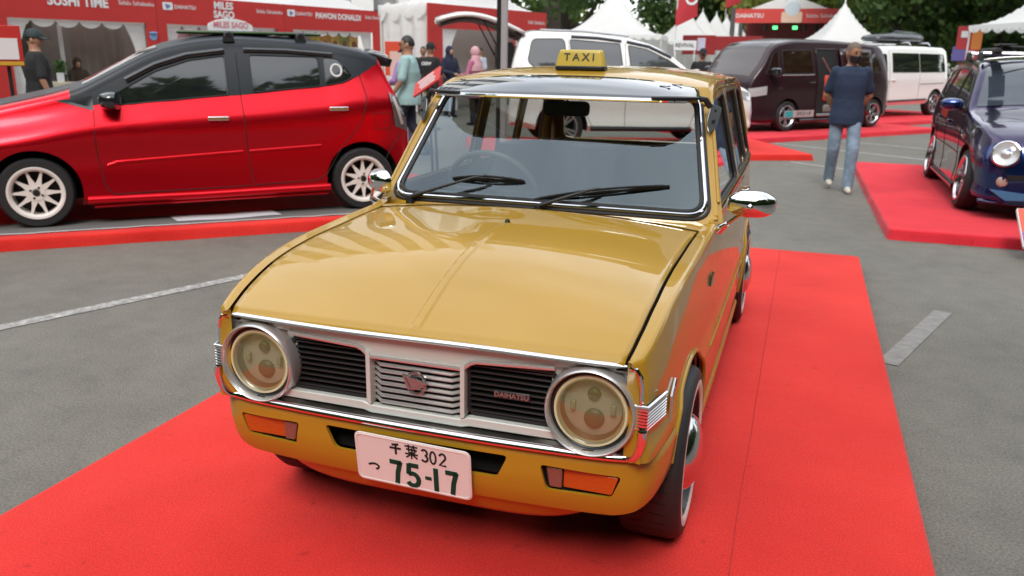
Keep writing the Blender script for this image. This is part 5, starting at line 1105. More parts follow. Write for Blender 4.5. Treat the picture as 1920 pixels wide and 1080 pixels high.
person('person in lilac top behind the red car spoiler', (-5.05, 10.4, 0), rad(-110), CT('lilac', (.38, .20, .46)), CT('violet', (.14, .07, .17)), SKIN2, HAIR, 'hold', 'stand', (0, 12), 1.60, cap=mat('cap_grey', (.05, .05, .055), .7), vox=.014, sleeve=1)
person('woman in brown headscarf sitting behind the stall table', (-14.60, 13.34, 0), rad(75), CT('brown_dress', (.035, .018, .008)), CT('brown_dress', (0, 0, 0)), SKIN2, arms='table', legs='sit', head=(-15, 14), hijab=CT('brown_scarf', (.040, .020, .010)), vox=.014, sleeve=1, hgt=1.66)
PINK = CT('pink', (.55, .30, .33)); NAVY2 = CT('deep_navy', (.010, .012, .035))
person('woman in pink headscarf standing at the open booth', (-5.75, 15.1, 0), rad(-100), CT('rose', (.42, .13, .22)), BLKT, SKIN2, hijab=PINK, arms='hold', vox=.015, sleeve=1, long_top=True, hgt=1.60)
person('woman in long navy headscarf inside the open booth', (-7.1, 16.9, 0), rad(60), NAVY2, NAVY2, SKIN2, hijab=NAVY2, arms='hold', vox=.015, sleeve=1, long_top=True, hgt=1.62)
person('person in black behind the woman in the navy headscarf', (-8.0, 17.4, 0), rad(20), BLKT, BLKT, SKIN, HAIR, 'rest', 'stand', (0, 0), 1.62, vox=.016)
person('person in pale grey shirt deep inside the open booth', (-7.0, 18.6, 0), rad(-20), CT('pale_grey', (.34, .36, .42)), INDIGO, SKIN, HAIR, 'hold', 'stand', (0, 8), 1.64, vox=.016)
person('man in black tee and white-fronted cap beyond the white sport utility vehicle', (-1.32, 17.2, 0), rad(8), BLKT, BLKT, SKIN, HAIR, 'rest', 'stand', (0, 0), 1.64, cap=BLKT, vox=.014)
# ================================================================ stalls, tents, signs, trees
def fabric(name, c, wrinkle=.02): return mat(name, c, .85, bump=wrinkle, bscale=3.5, bdet=3)
TENT = fabric('white_tent_cloth', (.93, .93, .92), .03)
_n = TENT.node_tree; _t = _n.nodes.new('ShaderNodeBsdfTranslucent'); _t.inputs[0].default_value = (.93, .93, .92, 1); _x = _n.nodes.new('ShaderNodeMixShader'); _x.inputs[0].default_value = .5
_n.links.new(_n.nodes['Principled BSDF'].outputs[0], _x.inputs[1]); _n.links.new(_t.outputs[0], _x.inputs[2]); _n.links.new(_x.outputs[0], _n.nodes['Material Output'].inputs[0])
TENT_ = TENT
BANR = mat('banner_red', (.47, .022, .018), .55, vary=.10, vscale=1.3); BAND = mat('banner_maroon', (.28, .015, .018), .55)
CREAM = mat('print_white', (.78, .77, .76), .5); GREYC = fabric('taupe_cloth', (.24, .20, .175), .03); POLE = mat('pole_white', (.62, .62, .62), .4)
def pagoda(root, w, d, eave, apex, M, n=16, valance=True):
    """peaked marquee roof with concave sweep and scalloped valance"""
    m = MB()
    def rf(u, v):
        r = max(abs(u), abs(v)); return (u*w/2, v*d/2, eave+(apex-eave)*(1-r)**2.1+.16*(1-r)*(r)-.05*sin(pi*abs(u))*(r > .98))
    m.grid(rf, rng(-1, 1, 2*n), rng(-1, 1, 2*n), M=M); m.build('roof', TENT, root, ang=60)
    MB().lathe([(.05, 0), (.035, .10), (0, .22)], 10, M=M @ Matrix.Translation((0, 0, apex-.03))).build('finial', TENT, root)
    if valance:
        for a in range(4):
            R = Matrix.Rotation(a*pi/2, 4, 'Z'); L, D = (w, d) if a % 2 == 0 else (d, w); k = max(6, int(L/.42)); m = MB()
            m.grid(lambda u, t: (u*L/2, -D/2-.012, eave-(.12+.14*abs(sin(u*k*pi/2)))*t), rng(-1, 1, k*5), (0, .5, 1), M=M @ R); m.build('valance', TENT, root, ang=60)
    for sx in (-1, 1):
        for sy in (-1, 1): MB().tube([(sx*(w/2-.04), sy*(d/2-.04), 0), (sx*(w/2-.04), sy*(d/2-.04), eave)], .03, 8, M=M).build('tent_leg', POLE, root)
def curtain(root, x0, x1, z0, z1, y, M, tied=0, mt=None, folds=7, name='curtain'):
    """hanging pleated cloth, gathered towards one side when tied"""
    m = MB()
    def fn(u, v):
        w = 1-.55*sin(pi*min(1, v*1.15))*abs(tied); x = lerp(x0, x1, u*w if tied < 0 else 1-(1-u)*w); return (x, y+.035*sin(u*folds*2*pi)*(.4+v), lerp(z1, z0, v))
    m.grid(fn, rng(0, 1, folds*6), rng(0, 1, 14), M=M); return m.build(name, mt or TENT, root, ang=70)
def banner_M(M, x, y, z): return M @ face_M((x, y, z), (0, -1, 0))
# ---- long row of food stalls on the left; local X runs along the fascia, -Y faces the car park
BM = Matrix.Translation((-14.29, 11.41, 0)) @ Matrix.Rotation(atan2(.9723, .2336), 4, 'Z')
SLOG = 'Selalu Sahabatku'
def slogan(root, x, z, M): text('slogan', SLOG, .135, CREAM, root, banner_M(M, x, -.012, z), .002, .0)
def maker(root, x, z, M):
    k = MB(); k.prism(rrect(.27, .17, .03, 3), 0, .004, M=banner_M(M, x, -.012, z)); o = k.build('logo_tile', CREAM, root)
    k = MB(); k.prism([(-.07, .05), (.07, .02), (.05, -.03), (-.02, -.06), (-.05, -.05)], .004, .006, M=banner_M(M, x, -.012, z)); k.build('logo_mark', mat('logo_blue', (.12, .16, .36), .5), o)
    text('maker_name', 'DAIHATSU', .125, CREAM, root, banner_M(M, x+.48, -.012, z-.01), .002, .01)
def stall(x0, x1, o0, o1, name, label, lines, textx, extras=True, top=2.66, bottom=2.03, size=.24):
    r = empty('food_stall', tuple(BM @ Vector(((x0+x1)/2, 0, 0))), 0, label, 'stall', 'food stalls in a row'); inv = Matrix.Translation(-r.location); M = inv @ BM
    k = MB(); k.box(((x0+x1)/2, .02, (top+bottom)/2), (x1-x0, .05, top-bottom), M=M); f = k.build('fascia', BANR, r)
    for a, b in ((x0, o0), (o1, x1)):
        k = MB(); k.box(((a+b)/2, .022, bottom/2), (b-a, .05, bottom), M=M); k.build('side_panel', BANR, r)
    k = MB(); k.box(((x0+x1)/2, 2.6, 1.4), (x1-x0, .04, 2.8), M=M); k.build('back_cloth', GREYC, r)
    k = MB(); k.box(((x0+x1)/2, 1.4, .01), (x1-x0, 2.6, .02), M=M); k.build('floor_mat', mat('stall_floor', (.10, .09, .085), .8), r)
    for i, (s_, z) in enumerate(lines): text('stall_name', s_, size, CREAM, r, banner_M(M, textx, -.012, z), .002, .035)
    k_ = max(5, int((o1-o0)/.46)); m = MB(); m.grid(lambda u, t: (lerp(o0, o1, u), .10, bottom-(.03+.13*abs(sin(u*k_*pi))**.6)*t), rng(0, 1, k_*8), (0, .5, 1), M=M); m.build('scalloped_valance', TENT, r, ang=60)
    curtain(r, o0-.02, o0+.50, .02, bottom, .14, M, -1); curtain(r, o1-.50, o1+.02, .02, bottom, .14, M, 1)
    pagoda(r, x1-x0, 3.2, 2.62, 4.5, M @ Matrix.Translation(((x0+x1)/2, 1.65, 0)), 12)
    return r, M
s1, M1 = stall(-.62, 3.40, .02, 3.13, 's', 'red food stall with SUSHI TIME lettering and grey curtains', [('SUSHI TIME', 2.40)], 1.55, size=.27)
slogan(s1, 2.92, 2.44, M1)
curtain(s1, 1.95, 3.30, .02, 2.0, 1.2, M1, 0, GREYC, 6, 'inner_curtain'); MB().tube([(1.5, .75, 0), (1.5, .75, 1.95)], .045, 8, M=M1).build('inner_pole', POLE, s1)
k = MB(); k.box((.75, 2.2, 1.2), (1.9, .03, 2.4), M=M1); k.build('dark_backcloth', mat('olive_cloth', (.075, .062, .045), .85), s1)
k = MB(); k.tube([(x, -.03, 1.82-.05*abs(x-3.27)) for x in rng(3.17, 3.36, 3)], .02, 6, M=M1); k.build('wall_motif', mat('motif_blue', (.16, .30, .52), .6), s1); MB().lathe([(.10, 0), (.10, .004), (.03, .005), (.0, .004)], 20, M=banner_M(M1, 3.27, -.008, 1.75)).build('wall_motif', mat('motif_blue', (0, 0, 0)), s1)
s2, M2 = stall(3.41, 7.28, 3.66, 7.04, 's', 'red food stall with MILES SAGO lettering and white arched sign', [('MILES', 2.51), ('SAGO', 2.30)], 5.32, size=.235)
maker(s2, 3.72, 2.43, M2); slogan(s2, 6.80, 2.44, M2)
k = MB(); k.prism([(-.70, -.14), (.70, -.14), (.69, .02), (.45, .12), (.15, .165), (-.15, .165), (-.45, .12), (-.69, .02)], 0, .03, M=banner_M(M2, 5.46, -.04, 2.05)); sg_ = k.build('arched_sign', CREAM, s2, bev=.01); text('arched_sign_lettering', 'MILES SAGO', .20, mat('sign_pink', (.62, .16, .20), .5), sg_, banner_M(M2, 5.46, -.075, 2.06), .003, .02)
k = MB(); k.box((4.55, .30, 1.80), (1.35, .03, .30), M=M2); k.build('menu_board', mat('menu_pink', (.66, .36, .40), .5), s2); k = MB(); k.box((4.78, .20, 1.72), (.70, .04, .26), M=M2); k.build('menu_photo', mat('menu_photo', (.16, .10, .09), .5, vary=.6, vscale=6), s2)
s3, M3 = stall(7.29, 11.46, 7.60, 10.86, 's', 'red food stall with PAWON DONALDI lettering and hanging food posters', [('PAWON DONALDI', 2.42)], 9.38, size=.215)
maker(s3, 7.55, 2.45, M3); slogan(s3, 10.93, 2.46, M3)
for i, c in enumerate(((.62, .50, .06), (.62, .30, .05), (.60, .46, .08), (.28, .32, .06), (.62, .42, .10))):
    k = MB(); k.box((8.75+.40*i, .35, 1.72), (.36, .02, .40), M=M3); o = k.build('food_poster', mat('poster_%d' % i, c, .5, vary=.25, vscale=7), s3); MB().lathe([(.11, 0), (.10, .006), (0, .008)], 16, M=banner_M(M3, 8.75+.40*i, .338, 1.66)).build('poster_dish', mat('dish_brown', (.22, .07, .03), .5, vary=.5, vscale=14), o)
k = MB(); k.box((9.9, .5, .85), (1.8, .5, .08), M=M3); k.build('counter', mat('counter_wood', (.30, .22, .14), .6), s3)
# table with a planter and papers in the first stall
tb = empty('stall_table', tuple(BM @ Vector((1.45, 1.0, 0))), atan2(.9723, .2336), 'long table covered in cream cloth inside the sushi stall', 'table'); k = MB(); k.box((0, -.25, .72), (2.0, .7, .04)); k.build('table_top', mat('cream_cloth', (.52, .46, .34), .8), tb, bev=.01)
k = MB(); k.box((0, -.605, .37), (2.0, .012, .68)); k.build('table_skirt', mat('cream_cloth', (0, 0, 0)), tb)
for sx in (-.9, .9): MB().tube([(sx, .05, 0), (sx, .05, .70)], .02, 8).build('leg', BLACK, tb)
LEAF = mat('planter_leaf', (.055, .16, .02), .6)
pt = empty('potted_plant', tuple(BM @ Vector((1.32, .58, .74))), 0, 'bushy bright green plant in a dark pot on the stall table', 'plant'); MB().lathe([(0, 0), (.09, 0), (.12, .16), (.10, .16), (0, .14)], 16).build('pot', BLACK, pt); k = MB()
for i in range(260):
    a, r, h = random.uniform(0, 2*pi), random.uniform(0, .17), random.uniform(.14, .42); q = Vector((r*cos(a), r*sin(a), h)); d = Vector((cos(a), sin(a), random.uniform(.3, 1.4))).normalized()*.09; w = d.cross(Vector((0, 0, 1))).normalized()*.018; k.add([q-w, q+w, q+d], [(0, 1, 2)])
k.build('foliage', LEAF, pt, flat=True)
k = MB(); k.box((0, 0, .10), (.16, .01, .20)); o = tag(k.build('paper_card', CREAM, M=BM @ Matrix.Translation((1.22, .45, .74))), 'small white card standing on the stall table', 'card')
# ---- second booth, nearer, with a plain white side wall
B2 = Matrix.Translation((-8.12, 17.95, 0)) @ Matrix.Rotation(atan2(.966, .259), 4, 'Z')
r2 = empty('white_booth', (-8.12, 17.95, 0), 0, 'white tent booth with red fascia and open front behind the raised tailgate', 'booth'); Mb = Matrix.Translation((8.12, -17.95, 0)) @ B2
k = MB(); k.box((2.75, .0, 2.36), (5.5, .05, .58), M=Mb); k.build('fascia', BANR, r2); k = MB(); k.box((.28, .004, 1.04), (.56, .05, 2.06), M=Mb); k.build('side_panel', BANR, r2); k = MB(); k.box((5.3, .004, 1.04), (.4, .05, 2.06), M=Mb); k.build('side_panel', BANR, r2)
k = MB(); k.box((2.75, 1.5, 1.3), (5.5, .04, 2.6), M=Mb); k.build('back_cloth', mat('pale_cloth', (.42, .38, .35), .85), r2); text('slogan', SLOG, .14, CREAM, r2, banner_M(Mb, 4.95, -.03, 2.36), .002)
k = MB(); k.grid(lambda u, v: (.0+.05*sin(u*22), .05+1.45*u, lerp(2.55, .02, v)+.0), rng(0, 1, 90), rng(0, 1, 8), M=Mb); k.build('side_wall', TENT, r2, ang=70); k = MB(); k.grid(lambda u, t: (-.05, .02+1.48*u, 2.62-(.20+.16*abs(sin(u*3.5*pi)))*t+.05*sin(u*17)), rng(0, 1, 80), (0, .5, 1), M=Mb); k.build('side_valance', TENT, r2, ang=60)
k = MB(); k.box((5.45, .78, 1.3), (.04, 1.4, 2.6), M=Mb); k.build('far_wall', mat('pale_cloth', (0, 0, 0)), r2)
curtain(r2, .58, 1.25, .02, 2.05, .06, Mb, -1, None, 4); pagoda(r2, 5.5, 1.6, 2.62, 3.9, Mb @ Matrix.Translation((2.75, .82, 0)), 14)
# ---- other marquees
def marquee(label, x, y, w, eave, apex, rz=.25, walls=True, group='peaked white marquees'):
    r = empty('marquee', (x, y, 0), rz, label, 'tent', group); pagoda(r, w, w, eave, apex, Matrix.Identity(4), 12)
    if walls:
        k = MB(); k.box((0, w/2-.05, eave/2), (w-.1, .03, eave)); k.build('back_wall', TENT, r)
        k = MB(); k.box((-w/2+.06, 0, eave/2), (.03, w-.1, eave)); k.build('side_wall', TENT, r)
    return r
marquee('large white peaked marquee right behind the white sport utility vehicle', -8.70, 41.8, 5.2, 2.45, 4.75, .1)
row = [('nearest and tallest', 56), ('second nearest', 59.5), ('third nearest', 63.2), ('fourth nearest', 67.2), ('fifth nearest', 72), ('second farthest', 77.5), ('farthest', 83)]
RP_ = [(1290, 18), (1317, 23), (1341, 28), (1358, 33), (1372, 38), (1380, 43), (1388, 47)]
for (nm, d), xy in zip(row, ((-7.23, 57.9), (-6.7, 61.8), (-6.16, 66.0), (-5.8, 70.5), (-5.6, 75.9), (-5.75, 82.0), (-5.8, 88.1))): marquee('%s marquee in the receding row of white peaks' % nm, xy[0], xy[1], 4.6, 2.45, 4.62, .05)
marquee('lone white peaked marquee above the plum minivan', 2.37, 50.0, 4.3, 2.35, 4.5, .3)
rt = marquee('white marquee with draped red and white bunting at the right edge', 9.15, 33.6, 4.4, 2.75, 5.0, .3, False)
k = MB(); k.grid(lambda u, v: (-2.2+1.5*u, -2.26, 2.68-.9*v*(1-(2*u-1)**2)-.08*v), rng(0, 1, 14), rng(0, 1, 6)); k.build('red_drape', mat('drape_red', (.42, .015, .02), .7), rt, ang=60); k = MB(); k.box((-1.4, -2.22, 1.35), (1.6, .02, 2.6)); k.build('white_backing', TENT, rt)
# red stall boards under the row
def board(name, label, c, w, h, z, rz, mt, cat='sign', legs=True, words=None, wcol=CREAM, ws_=.2, th=.06):
    r = empty(name, (c[0], c[1], 0), rz, label, cat); k = MB(); k.box((0, 0, z), (w, th, h)); k.build('panel', mt, r, bev=.006)
    if legs:
        for sx in (-1, 1): MB().tube([(sx*w*.42, .03, 0), (sx*w*.42, .03, z)], .03, 6).build('post', POLE, r)
    for wd, x, zz, s_ in (words or []): text('lettering', wd, s_, wcol, r, face_M((x, -th/2-.006, zz), (0, -1, 0)), .002, .02)
    return r
b_ = board('stall_board', 'maroon stall board with small white poster above the man in the cap', (-4.60, 43.4), 1.75, .95, 2.05, -.25, BAND, words=[('DAIHATSU', -.5, 2.2, .14)]); k = MB(); k.box((.15, -.04, 2.08), (.42, .02, .62)); k.build('poster', mat('poster_lilac', (.55, .52, .66), .5), b_)
board('stall_board', 'maroon stall board with dark doorway left of the plum minivan', (-2.95, 47.5), 2.6, .75, 2.2, -.2, BAND); board('stall_board', 'white board with black lettering under the maroon stall board', (-4.55, 38.0), 1.05, .42, 1.95, -.2, CREAM, words=[('REVIVAL', 0, 1.95, .24)], wcol=BLACK)
k = MB(); k.box((0, 0, 1.0), (.75, .5, 2.0)); tag(k.build('loudspeaker', BLACK, M=Matrix.Translation((-2.9, 44.0, .0))), 'tall black loudspeaker cabinet standing left of the plum minivan', 'speaker')
# ---- stage
sg2 = empty('concert_stage', (-1.0, 66.0, 0), -.03, 'covered concert stage with red banner and white gable roof', 'stage')
k = MB(); k.box((0, 0, 4.45), (8.1, .15, 1.0)); k.build('banner', mat('stage_red', (.60, .055, .045), .5), sg2); k = MB(); k.box((-.1, 2.5, 2.6), (6.2, .1, 2.9)); k.build('backdrop', mat('stage_maroon', (.13, .012, .014), .6, vary=.5, vscale=.8), sg2)
k = MB(); k.add([(-2.9, .3, 4.9), (2.9, .3, 4.9), (0, .3, 6.0), (-2.9, 6, 4.9), (2.9, 6, 4.9), (0, 6, 6.0)], [(0, 1, 2), (3, 5, 4), (0, 2, 5, 3), (1, 4, 5, 2), (0, 3, 4, 1)]); k.build('gable_roof', TENT, sg2)
k = MB(); k.box((0, 3, .6), (8, 6, 1.2)); k.build('deck', DARK, sg2)
for sx in (-3.95, 3.95):
    for yy in (0, 5.8): MB().box((sx, yy, 2.5), (.32, .32, 5.0)).build('truss_tower', mat('truss', (.07, .07, .07), .5), sg2)
k = MB(); k.prism(rrect(1.45, .75, .1, 3), 0, .08, M=face_M((.25, -.10, 4.35), (0, -1, 0))); eo = k.build('event_badge', mat('badge_peach', (.75, .52, .40), .5), sg2); k = MB(); k.lathe([(.55, 0), (.5, .06), (0, .08)], 20, M=face_M((.25, -.12, 4.95), (0, -1, 0))); k.build('badge_disc', mat('badge_pale', (.58, .66, .72), .5), eo)
text('maker_name', 'DAIHATSU', .42, CREAM, sg2, face_M((-2.75, -.09, 4.45), (0, -1, 0)), .002, .02); text('slogan', SLOG, .38, CREAM, sg2, face_M((2.5, -.09, 4.45), (0, -1, 0)), .002)
for x in (-.85, .55): k = MB(); k.box((x, -.05, 3.62), (.34, .12, .24)); k.build('stage_light', mat('green_light', (.05, .4, .12), .4, emit=(.10, .85, .25), estr=1.6), sg2)
for x in (-1.6, 1.2, 2.0, 2.9): MB().tube([(x, 1, 3.9), (x, 1, 3.4)], .12, 8).build('lamp_can', BLACK, sg2)
# ---- free-standing signs
k = board('sign_stand', 'red standing notice board with white panel at the far left', (-7.28, 5.25), .30, .42, 1.48, rad(50), BANR, legs=False); MB().tube([(0, .03, 0), (0, .03, 1.30)], .02, 8).build('post', BLACK, k); MB().lathe([(0, .02), (.18, .015), (.2, 0)], 20).build('foot', BLACK, k); q = MB(); q.box((.0, -.036, 1.45), (.22, .008, .22)); q.build('white_panel', CREAM, k); q = MB(); q.box((0, -.036, 1.30), (.29, .008, .04)); q.build('yellow_strip', mat('strip_yellow', (.55, .34, .03), .5), k)
k = board('sign_stand', 'red poster stand with pale panel beside the man in teal', (-5.75, 11.5), .42, .56, 1.37, rad(20), mat('poster_red', (.62, .07, .03), .5), legs=False); MB().tube([(0, .03, 0), (0, .03, 1.05)], .02, 8).build('post', BLACK, k); MB().lathe([(0, .02), (.18, .015), (.2, 0)], 20).build('foot', BLACK, k); q = MB(); q.box((.02, -.036, 1.28), (.30, .008, .42)); q.build('pale_panel', mat('panel_pink', (.66, .46, .40), .5), k)
lec = empty('info_lectern', (-3.28, 7.28, .03), rad(-20), 'tilted red information board on a black metal stand', 'sign'); q = MB(); q.prism(rrect(.44, .22, .01, 2), -.012, .012, M=face_M((0, 0, 1.12), (-.25, -.80, .55)) @ Matrix.Rotation(rad(35), 4, 'Z')); lp = q.build('board', mat('board_red', (.58, .035, .03), .45), lec, bev=.004)
q = MB()
for i in range(4): q.box((-.02+.02*i, .07-.045*i, .015), (.28-.04*(i % 2), .022, .002), M=face_M((0, 0, 1.12), (-.25, -.80, .55)) @ Matrix.Rotation(rad(35), 4, 'Z'))
q.build('printed_lines', CREAM, lp)
for x in (-.02, .06): MB().tube([(x, .10, 0), (x, .04, 1.08)], .016, 8).build('stand_post', BLACK, lec)
MB().lathe([(0, .02), (.2, .015), (.22, 0)], 20, M=Matrix.Translation((.02, .1, 0))).build('stand_foot', BLACK, lec)
ib = empty('info_board', (2.63, 5.50, 0), rad(8), 'thick red and white information board at the crimson platform corner', 'sign'); q = MB(); q.prism(rrect(.60, .42, .01, 2), -.015, .015, M=face_M((.22, .0, .24), (-.10, -.55, .80)) @ Matrix.Rotation(rad(4), 4, 'Z')); lp = q.build('panel', mat('foamboard_edge', (.70, .70, .66), .5), ib, bev=.004)
q = MB(); q.prism(rrect(.585, .405, .01, 2), .0152, .018, M=face_M((.22, .0, .24), (-.10, -.55, .80)) @ Matrix.Rotation(rad(4), 4, 'Z')); q.build('print', mat('print_orange', (.66, .10, .05), .45), lp)
q = MB(); q.prism(rrect(.585, .14, .01, 2), .0182, .0195, M=face_M((.22, .0, .24), (-.10, -.55, .80)) @ Matrix.Rotation(rad(4), 4, 'Z') @ Matrix.Translation((0, -.12, 0))); q.build('print_band', mat('print_violet', (.30, .10, .34), .45), lp)
MB().tube([(.22, .06, 0), (.22, .02, .22)], .02, 8).build('post', BLACK, ib)
pg = empty('tent_pole', (-3.01, 9.17, 0), 0, 'tall grey steel pole with black edge rising behind the taxi roof', 'pole'); q = MB(); q.box((0, 0, 1.9), (.085, .05, 3.8)); q.build('upright', mat('pole_grey', (.45, .43, .44), .4, .3), pg, bev=.006); q = MB(); q.box((-.075, .0, 1.9), (.05, .05, 3.8)); q.build('black_edge', BLACK, pg); q = MB(); q.box((-.03, 0, .02), (.4, .4, .04)); q.build('base_plate', BLACK, pg)
# ---- coloured sign tower and flags
tw = empty('sign_tower', (9.6, 55.0, 0), -.1, 'red, orange and blue sign tower among the trees', 'sign')
for x, z, w, h, c in ((-.38, 2.75, .75, 1.3, (.42, .03, .04)), (.28, 2.65, .55, 1.1, (.62, .20, .04)), (-.55, 1.85, .7, .8, (.12, .10, .32)), (.1, 1.75, .75, .9, (.45, .03, .05))): q = MB(); q.box((x, -.01*z, z), (w, .3, h)); q.build('sign_box', mat('tower_%.2f' % c[1], c, .5), tw, bev=.02)
for x, z in ((-.38, 2.95), (.1, 1.85)): q = MB(); q.box((x, -.20, z), (.36, .02, .36)); q.build('white_mark', CREAM, tw)
q = MB(); q.box((0, 0, .7), (1.0, .25, 1.4)); q.build('plinth', BAND, tw)
for i, x in enumerate((12.05, 12.6)):
    r = empty('yellow_post', (x-.4, 50.0, 0), 0, '%s of two yellow pointed posts at the right' % ('left' if i == 0 else 'right'), 'post', 'yellow pointed posts'); MB().lathe([(.16, 0), (.20, 1.6), (.20, 2.0), (.10, 2.35), (.0, 2.6)], 14).build('post', mat('yellow_cone', (.62, .40, .03), .5), r)
def flag(label, base, h, w, words, sz):
    r = empty('banner_flag', base, .1, label, 'flag', 'red banner flags'); MB().tube([(0, 0, 0), (0, 0, h)], .03, 6).build('pole', POLE, r)
    q = MB(); q.grid(lambda u, v: (w*v+.05*sin(u*6), .06*sin(u*5+v*2), h-.15-u*2.6+.5*v), rng(0, 1, 14), rng(0, 1, 6)); q.build('cloth', mat('flag_red', (.42, .02, .03), .7), r, ang=60); text('lettering', words, sz, CREAM, r, face_M((w*.5, -.075, h-1.2), (0, -1, 0)) @ Matrix.Rotation(rad(-65), 4, 'Z'), .002, .02)
flag('red banner flag leaning beside the large marquee peak', (-5.45, 41.0, 0), 5.6, 1.0, 'GO', .8); flag('smaller red banner flag above the receding marquees', (-6.35, 75.0, 0), 8.2, 1.2, 'DAI', .8)
# ---- buildings
def block(label, c, size, rz, wallm, floors, bays, fin=None, roofm=None):
    r = empty('building', (c[0], c[1], 0), rz, label, 'building'); w, d, h = size; k = MB(); k.box((0, 0, h/2), (w, d, h)); k.build('wall', wallm, r); fh = h/floors; bw = w/bays; GL = mat('far_glass', (.05, .07, .09), .15, coat=.5)
    base = None
    for i in range(floors):
        for j in range(bays):
            if base is None: q = MB(); q.box((0, 0, 0), (bw*.7, .12, fh*.55)); base = q.build('window', GL, r, M=Matrix.Translation((-w/2+bw*(j+.5), -d/2, fh*(i+.55)))); o = base
            else: o = base.copy(); COL.objects.link(o); o.parent = r; o.matrix_local = Matrix.Translation((-w/2+bw*(j+.5), -d/2, fh*(i+.55)))
    if fin:
        for j in range(bays+1): q = MB(); q.box((-w/2+bw*j, -d/2-.5, h/2+.6), (bw*.46, .7, h+1.2)); q.build('fin', fin, r)
    k = MB(); k.box((0, 0, h+.25), (w+.6, d+.6, .5)); k.build('parapet', roofm or wallm, r); return r
block('white slab building with vertical fins standing behind the food stalls', (-29.5, 35.5), (25, 10, 25), rad(38), mat('facade_grey', (.30, .30, .30), .6), 6, 11, mat('fin_white', (.75, .74, .72), .6))
block('cream far building with white flat roof above the stage', (-7.5, 122), (11, 8, 8.3), 0, mat('facade_cream', (.55, .46, .33), .7), 2, 5, None, mat('roof_white', (.85, .85, .84), .6))
# ---- trees
LEAVES = [mat('leaf_%d' % i, c, .6, vary=.35, vscale=.7) for i, c in enumerate(((.055, .105, .022), (.090, .150, .028), (.15, .20, .035), (.22, .23, .045)))]; BARK = mat('bark', (.07, .052, .04), .9, bump=.02, bscale=12)
for l in LEAVES:
    n_ = l.node_tree; p_ = n_.nodes['Principled BSDF']; t_ = n_.nodes.new('ShaderNodeBsdfTranslucent'); x_ = n_.nodes.new('ShaderNodeMixShader'); x_.inputs[0].default_value = .35
    t_.inputs[0].default_value = tuple(min(1, v*1.5) for v in p_.inputs['Base Color'].default_value[:3])+(1,)
    n_.links.new(p_.outputs[0], x_.inputs[1]); n_.links.new(t_.outputs[0], x_.inputs[2]); n_.links.new(x_.outputs[0], n_.nodes['Material Output'].inputs[0])
def tree_mesh(seed, h, rad_, leaf, nclump, per, mi, base=.22):
    R = random.Random(seed); tr = MB(); cr_ = MB(); top = h*.62; pts = [(0, 0, 0)]
    for i in range(1, 6): pts.append((R.uniform(-.15, .15)*i*.4, R.uniform(-.15, .15)*i*.4, top*i/5))
    tr.tube(pts, [h*.030*(1-.14*i) for i in range(6)], 9); cl = []
    for i in range(nclump):
        t = R.random(); a = R.uniform(0, 2*pi); z = h*(base+(1-base)*R.random()**.8); env = rad_*sin(pi*min(1, max(.05, (z/h-base*.8)/(1.02-base*.8))))**.55; rr = env*sqrt(R.uniform(.15, 1)); cl.append(Vector((rr*cos(a), rr*sin(a), z)))
    for c in cl[:12]:
        s_ = Vector(pts[min(5, max(1, int(5*min(1, c.z*.55/top))))]); mid = s_.lerp(c, .5)+Vector((0, 0, -.05*h*R.random())); tr.tube([s_, mid, c], [h*.012, h*.008, h*.003], 6)
    for c in cl:
        cs_ = R.uniform(.55, 1.15)*rad_*.30; mm = min(3, max(0, mi+R.choice((-1, 0, 0, 0, 1))))
        for _ in range(per):
            v = Vector((R.gauss(0, 1), R.gauss(0, 1), R.gauss(0, .75))); v = v.normalized()*cs_*R.random()**.4; q = c+v; n = Vector((R.uniform(-1, 1), R.uniform(-1, 1), R.uniform(-.3, 1))).normalized(); a_ = n.orthogonal().normalized()*leaf*R.uniform(.6, 1.2); b_ = n.cross(a_).normalized()*leaf*R.uniform(.35, .7)
            cr_.add([q-a_, q+b_, q+a_, q-b_], [(0, 1, 2, 3)], mm)
    return tr, cr_
def tree(label, loc, seed, h, r_, mi, leaf=.16, nc=90, per=42, base=.22, group='trees around the car park'):
    e = empty('tree', loc, random.uniform(0, 6), label, 'tree', group); a, b = tree_mesh(seed, h, r_, leaf*1.55, nc, int(per*1.6), mi, base*.7)
    a.build('trunk', BARK, e); me = bpy.data.meshes.new('crown'); me.from_pydata(b.v, [], b.f)
    for l in LEAVES: me.materials.append(l)
    me.polygons.foreach_set('material_index', b.m); o = bpy.data.objects.new('crown', me); COL.objects.link(o); o.parent = e; return e
tree('dark spreading tree beyond the raised tailgate', (-14.5, 50, 0), 3, 25.0, 6.0, 0, .17, 110, 44)
tree('dark broad tree left of the large marquee', (-16.5, 60, 0), 4, 27.0, 7.0, 0, .20, 110, 44)
tree('dense dark tree behind the receding marquee row', (-5.9, 100, 0), 5, 26.2, 9.4, 0, .34, 130, 44)
tree('round dark tree right of the large marquee peak', (-13.5, 98, 0), 6, 21.9, 6.9, 0, .25, 120, 44)
tree('pale yellow green tree behind the stage', (-1.5, 88, 0), 7, 21.0, 7.5, 3, .30, 120, 40)
tree('light green tree left of the stage roof', (-5.2, 108, 0), 8, 19.2, 6.9, 3, .32, 110, 40)
tree('tall mid green tree right of the stage', (5.0, 84, 0), 9, 24.5, 8.1, 2, .30, 130, 44)
tree('dark tree behind the lone marquee', (5.6, 62, 0), 10, 21.0, 5.8, 0, .22, 110, 44)
tree('broad light green tree above the roof box', (9.8, 72, 0), 11, 22.8, 8.1, 2, .26, 140, 44, .10)
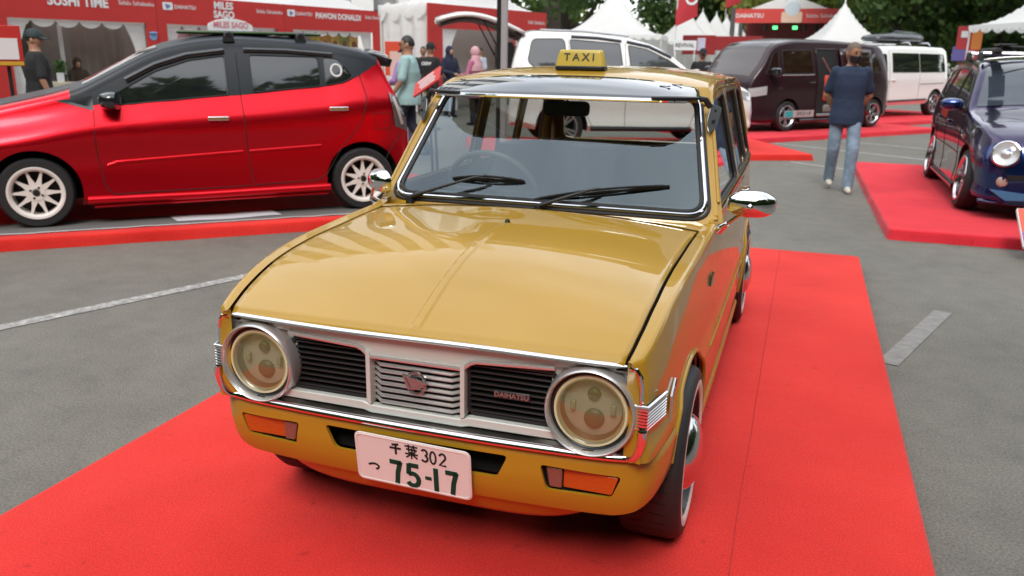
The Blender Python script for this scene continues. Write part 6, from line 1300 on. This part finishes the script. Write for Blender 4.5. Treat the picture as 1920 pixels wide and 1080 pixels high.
tree('bright yellow green tree right of the roof box', (14.6, 78, 0), 12, 24.5, 8.1, 3, .28, 130, 44, .10)
tree('dark low tree behind the sign tower', (12.0, 60, 0), 13, 13.1, 5.2, 0, .20, 120, 44, .06)
tree('leafy tree overhanging the top right corner', (15.2, 52, 0), 14, 22.8, 7.0, 2, .20, 150, 46, .22)
tree('dark green tree at the far right edge', (18.5, 60, 0), 15, 21.0, 7.5, 1, .22, 130, 44, .08)
# big shade trees on the near side of the car park (mirrored in the car windows)
for i, (x, y) in enumerate(((7.5, -12), (12, -7.5), (15.5, -1), (19, 6))):
    tree(('shade tree mirrored in the car windows, number %d from the left' % (i+1)).replace('number 1', 'first').replace('number 2', 'second').replace('number 3', 'third').replace('number 4', 'fourth').replace('number 5', 'fifth').replace('number 6', 'sixth'), (x, y, 0), 40+i, 14.5+1.2*(i % 3), 4.4, 0, .22, 110, 40, .16)
# closed belt of far trees that reads as one mass, all round the car park
a_, b_ = tree_mesh(21, 21, 6.4, .62, 110, 44, 1, .02); tm = MB(); R = random.Random(5)
for i in range(62):
    t = (2*pi*i/34 if i < 34 else pi+(i-34)*(pi+.5)/28)+R.uniform(-.05, .05); d = R.uniform(100, 125) if 0.6 < t < 2.5 else R.uniform(32, 56) if t > pi else R.uniform(75, 100); s_ = R.uniform(.8, 1.35)
    M = Matrix.Translation((d*cos(t), 10+d*sin(t), -.3)) @ Matrix.Rotation(R.uniform(0, 6), 4, 'Z') @ Matrix.Diagonal((s_*1.15, s_*1.15, s_, 1)); k0 = len(tm.v); tm.v += [tuple(M @ Vector(v)) for v in b_.v]; tm.f += [tuple(q+k0 for q in f) for f in b_.f]; tm.m += b_.m
me = bpy.data.meshes.new('tree_belt'); me.from_pydata(tm.v, [], tm.f)
for l in LEAVES: me.materials.append(l)
me.polygons.foreach_set('material_index', tm.m); tbo = bpy.data.objects.new('tree_belt', me); COL.objects.link(tbo); tag(tbo, 'far belt of green trees closing off the car park', 'trees', None, 'stuff')
